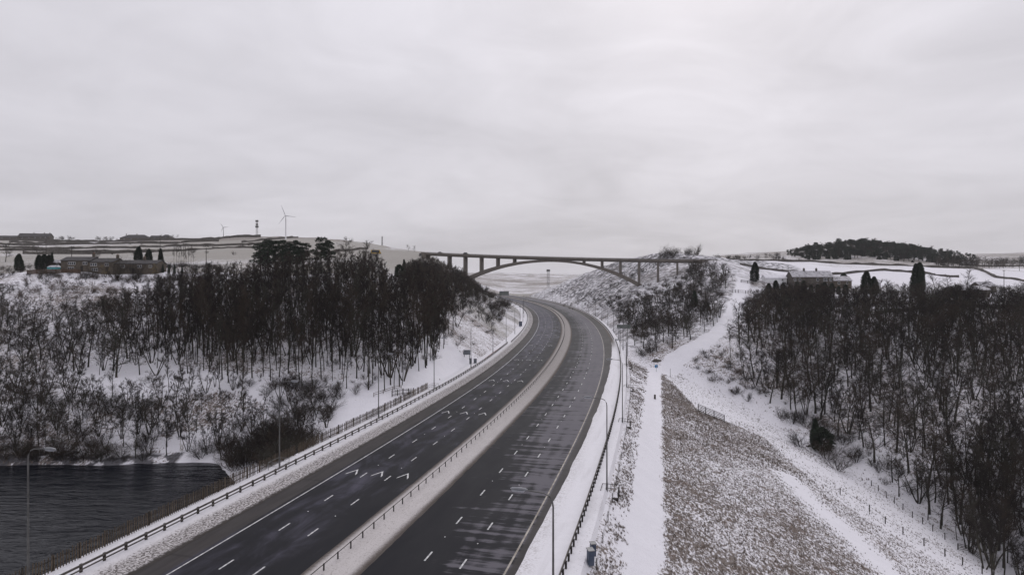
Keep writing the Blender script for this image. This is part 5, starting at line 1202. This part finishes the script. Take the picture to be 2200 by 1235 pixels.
shrubs([(860, 700), (960, 690), (1060, 640), (1040, 620), (930, 600), (850, 650)], 44, 3.0, 36, (2.4, 4.4), "dark scrub bush on the snowy cutting left of the bridge", "scrub left of the bridge", ('shrub',), 220, 470)
shrubs([(1180, 650), (1240, 630), (1330, 640), (1400, 650), (1350, 690), (1300, 672)], 40, 3.0, 37, (1.0, 2.6), "small dark bush dotted on the snowy slope below the bridge", "bushes on the slope below the bridge", ('shrub',), 250, 560)
shrubs([(1300, 690), (1380, 680), (1400, 750), (1380, 770), (1350, 740)], 24, 1.8, 38, (1.0, 2.2), "small bush on the snow behind the direction sign", "bushes behind the direction sign", ('shrub',), 190, 330)
shrubs([(1480, 780), (1540, 745), (1590, 770), (1640, 850), (1580, 850), (1500, 800)], 30, 1.5, 39, (0.9, 2.0), "low reddish heathery shrub on the bank at the track bend", "heathery shrubs at the track bend", ('red_shrub', 'shrub'), 170, 260)
shrubs([(1420, 640), (1480, 600), (1560, 600), (1545, 670), (1500, 690)], 30, 3.0, 40, (1.4, 3.4), "dark bush on the rocky slope under the bridge's right end", "bushes under the bridge's right end", ('shrub',), 280, 430)
shrubs([(1640, 890), (1740, 930), (1850, 1000), (1960, 1085), (1990, 1060), (1850, 950), (1700, 880)], 26, 1.8, 41, (1.6, 3.2), "dark undergrowth bush along the lower edge of the right wood", "undergrowth of the right wood", ('shrub',), 120, 210)
for i in range(26):
    px = rnd.uniform(1310, 1500); Y = rnd.uniform(468, 500); x, y, z = at(px, Y); put_tree("bare_shrub", PROTO['shrub'][i % 4], x, y, rnd.uniform(2.0, 5.5) * (1.4 if px > 1420 else .7), "small skyline tree on the rocky hill behind the bridge", "shrub", "skyline trees behind the bridge", 1.0, z - .1)
for i in range(34):
    px = rnd.uniform(1500, 1720); Y = rnd.uniform(560, 640); x, y, z = at(px, Y); put_tree("bare_shrub", PROTO['shrub'][i % 4], x, y, rnd.uniform(2.0, 4.0), "dark hawthorn dotted on the brown moor right of the bridge", "shrub", "hawthorns on the brown moor", 1.1, z - .1)
ug = []
for poly, n, seed, y0, y1 in ((L_TALL, 160, 51, 130, 330), ([(-60, 800), (500, 820), (900, 800), (700, 900), (330, 990), (-60, 990)], 120, 52, 115, 190), (R_WOOD, 260, 53, 100, 320), ([(-60, 600), (420, 620), (300, 760), (-60, 780)], 90, 54, 150, 260)):
    for (x, y, z) in scatter(poly, n, .9, seed, list(taken), y0, y1): ug.append((x, y, z - .05, 'shrub', rnd.randrange(4), rnd.uniform(.15, .55), rnd.uniform(.9, 1.7)))
for (x, y, z) in scatter([(1300, 640), (1360, 620), (1480, 590), (1560, 590), (1550, 660), (1480, 720), (1380, 770), (1340, 720)], 260, 1.2, 55, list(taken), 190, 440): ug.append((x, y, z - .05, 'shrub', rnd.randrange(4), rnd.uniform(.2, .75), rnd.uniform(.9, 1.6)))
for (x, y, z) in scatter([(880, 600), (1000, 600), (1080, 650), (1060, 720), (980, 760), (930, 700)], 140, 1.4, 56, list(taken), 190, 470): ug.append((x, y, z - .05, 'shrub', rnd.randrange(4), rnd.uniform(.2, .7), rnd.uniform(.9, 1.6)))
for (x, y, z) in scatter([(-60, 965), (320, 965), (330, 1000), (-60, 1000)], 34, 1.6, 57, list(taken), 112, 150): ug.append((x, y, z - .05, 'shrub', rnd.randrange(4), rnd.uniform(.2, .9), rnd.uniform(1, 1.6)))
for (x, y, z) in scatter([(430, 965), (600, 950), (690, 940), (600, 1010), (430, 1010)], 44, 1.3, 58, list(taken), 105, 150): ug.append((x, y, z - .05, 'shrub', rnd.randrange(4), rnd.uniform(.3, 1.3), rnd.uniform(1, 1.6)))
for i in range(80):
    x, y, z = at(rnd.uniform(-30, 430), rnd.uniform(240, 250)); ug.append((x, y, z - .05, 'shrub', rnd.randrange(4), rnd.uniform(.25, .75), rnd.uniform(1, 1.6)))
for i in range(60):
    x, y, z = at(rnd.choice((rnd.uniform(-30, 150), rnd.uniform(335, 480))), rnd.uniform(252, 290)); ug.append((x, y, z - .05, 'shrub', rnd.randrange(4), rnd.uniform(.3, .9), rnd.uniform(1, 1.5)))
for i in range(150):
    x, y, z = at(rnd.uniform(1210, 1500), rnd.uniform(455, 540)); ug.append((x, y, z - .05, 'shrub', rnd.randrange(4), rnd.uniform(.15, .5), rnd.uniform(.9, 1.5)))
wood_stuff("undergrowth", ug, "low dark undergrowth in the snowy woods")
wood_stuff("bare_woodland", wood_pts, "remaining bare trees of the woods on both hillsides")
# skyline pine wood on the right: reads as one mass, with single pines along its edge
pw = []
for i in range(520):
    px = rnd.uniform(1690, 2095); Y = rnd.uniform(640, 800); x, y, z = at(px, Y); hump = np.interp(px, [1690, 1760, 1850, 1960, 2010, 2095], [3.5, 9, 12.5, 10.5, 9.5, 4.5])
    pw.append((x, y, z - .2, 'pine' if rnd.random() < .75 else 'oak', rnd.randrange(3), hump * rnd.uniform(.7, 1.05) / 10.5, 1.25))
for i in range(120):
    px = rnd.uniform(1720, 2060); x, y, z = at(px, rnd.uniform(630, 700)); pw.append((x, y, z - .2, 'bush', rnd.randrange(2), rnd.uniform(.9, 2.0), 1.1))
for i in range(110):
    px = rnd.uniform(2010, 2200); Y = rnd.uniform(560, 640); x, y, z = at(px, Y); pw.append((x, y, z - .2, 'oak', rnd.randrange(4), rnd.uniform(5, 9) / 11, 1.1))
for i in range(60):
    px = rnd.choice((rnd.uniform(-20, 40), rnd.uniform(105, 165), rnd.uniform(205, 262), rnd.uniform(325, 372), rnd.uniform(-20, 400))); x, y, z = at(px, rnd.uniform(880, 960)); pw.append((x, y, z - .2, 'oak', rnd.randrange(4), rnd.uniform(3, 7.5) / 11, 1.25))
for i in range(40):
    x, y, z = at(rnd.uniform(-20, 560), rnd.choice((430, 530, 625, 715)) + rnd.uniform(-6, 6)); pw.append((x, y, z - .2, 'shrub', rnd.randrange(4), rnd.uniform(.5, 1.0), 1.2))
wood_stuff("distant_woodland", pw, "distant pine wood, hedges and thickets along the skylines")
for i, px in enumerate((1752, 1800, 1842, 1872, 1905, 1932, 1962, 1990)): tree_at(px, 0, 12.5 + 2 * math.sin(i * 2.3), 'pine', i % 3, f"pine standing out of the skyline wood, {ORD[i].replace('second nearest', 'second').replace('nearest', 'first')} from the left", sx=1.2, Y=690)

# ------------------------------------------------------------------ grass tufts sticking out of the snow
def tufts(name, label, x, y, size, mat, seed):
    rs = np.random.RandomState(seed); z = Zr(x, y); n = len(x); B = 5; vs = np.zeros((n, B, 3, 3))
    for b in range(B):
        a = rs.uniform(0, 6.28, n); w = size * rs.uniform(.10, .20, n); L = size * rs.uniform(.7, 1.25, n); le = rs.uniform(.25, 1.0, n); r0 = size * rs.uniform(0, .35, n); a0 = rs.uniform(0, 6.28, n)
        cx = x + np.cos(a0) * r0; cy = y + np.sin(a0) * r0
        vs[:, b, 0] = np.stack([cx - np.sin(a) * w, cy + np.cos(a) * w, z - .05], -1); vs[:, b, 1] = np.stack([cx + np.sin(a) * w, cy - np.cos(a) * w, z - .05], -1)
        vs[:, b, 2] = np.stack([cx + np.cos(a) * L * le * .8, cy + np.sin(a) * L * le * .8, z + L * np.sqrt(1.05 - le * le * .8)], -1)
    v = vs.reshape(-1, 3); f = np.arange(len(v), dtype=np.int32); me = bpy.data.meshes.new(name)
    me.vertices.add(len(v)); me.vertices.foreach_set("co", v.ravel()); me.loops.add(len(f)); me.loops.foreach_set("vertex_index", f); me.polygons.add(len(f) // 3); me.polygons.foreach_set("loop_start", np.arange(0, len(f), 3, dtype=np.int32)); me.update(calc_edges=True)
    o = link(name, me, mat); o['kind'] = 'stuff'; o['label'] = label
def grass():
    rs = np.random.RandomState(5)
    # dam slope: stippled with tussocks in loose rows along the slope
    N = 150000; y = rs.uniform(52, 205, N); t = rs.uniform(2.4, 62, N); x = XT(y) + t; z = Zr(x, y); fz = -4.0 - .35 * np.maximum(0, t - 2); g = cover(x, y, z)[0]
    px, py = proj(x, y, z); row = np.sin((x * .9 + y * .35) * 4.2 + fbm(x / 2, y / 2) * 5) * .18
    ok = (np.abs(z - fz) < 1.0) & (px < 2330) & (rs.uniform(0, 1, N) < np.clip(g * 1.15 - .12 + row, 0, 1)); 
    tufts("grass_tussocks", "brown grass tussocks poking through snow on the dam slope", x[ok], y[ok], rs.uniform(.13, .27, ok.sum()), 'grass_dry', 6)
    N = 16000; y = rs.uniform(40, 205, N); o = rs.uniform(22.3, 30.0, N); x = XC(y) + o * 1.03; t = x - XT(y); z = Zr(x, y); ok = (t < -1.7 + fbm(x / 1.3, y / 1.3) * 1.6) & (fbm(x / 3, y / 3) + rs.uniform(-.2, .2, N) > .0)
    tufts("bank_grass", "dry grass on the bank between barrier and snowy track", x[ok], y[ok], rs.uniform(.16, .34, ok.sum()), 'grass_dry', 7)
    N = 60000; y = rs.uniform(118, 300, N); px = np.where(rs.rand(N) < .5, rs.uniform(-60, 1000, N), rs.uniform(1440, 2300, N)); x = (px - 1100) * y / F; z = Zr(x, y); o = offs(x, y); g = cover(x, y, z)[0]
    ok = ((o < -26) | ((o > 26) & (x - XT(y) > 4))) & ((z > ZW + .2) | (x > 20)) & (rs.uniform(0, 1, N) < np.clip(g * 1.3 - .18, 0, 1)) & (fbm(x / 6, y / 6) > -.08)
    tufts("hillside_grass", "dead grass and bracken on the snowy hillsides", x[ok], y[ok], rs.uniform(.25, .6, ok.sum()), 'grass_dry', 8)
grass()

# ------------------------------------------------------------------ the air
def haze():
    k = bpy.data.materials.new("haze"); k.use_nodes = True; nt = k.node_tree
    for n in list(nt.nodes): nt.nodes.remove(n)
    out = nt.nodes.new("ShaderNodeOutputMaterial"); v = nt.nodes.new("ShaderNodeVolumePrincipled"); v.inputs["Color"].default_value = (0.95, 0.95, 0.97, 1); v.inputs["Density"].default_value = HAZE; v.inputs["Anisotropy"].default_value = 0.2
    nt.links.new(v.outputs[0], out.inputs["Volume"])
    zmin, zmax = -62.0, 150.0
    o = link("haze", MB().box((0, 4400, (zmin + zmax) / 2), (15000, 9400, zmax - zmin)).mesh("haze"), k); o['kind'] = 'stuff'; o['label'] = 'thin winter haze over the valley'
HAZE = 0.00006
haze()
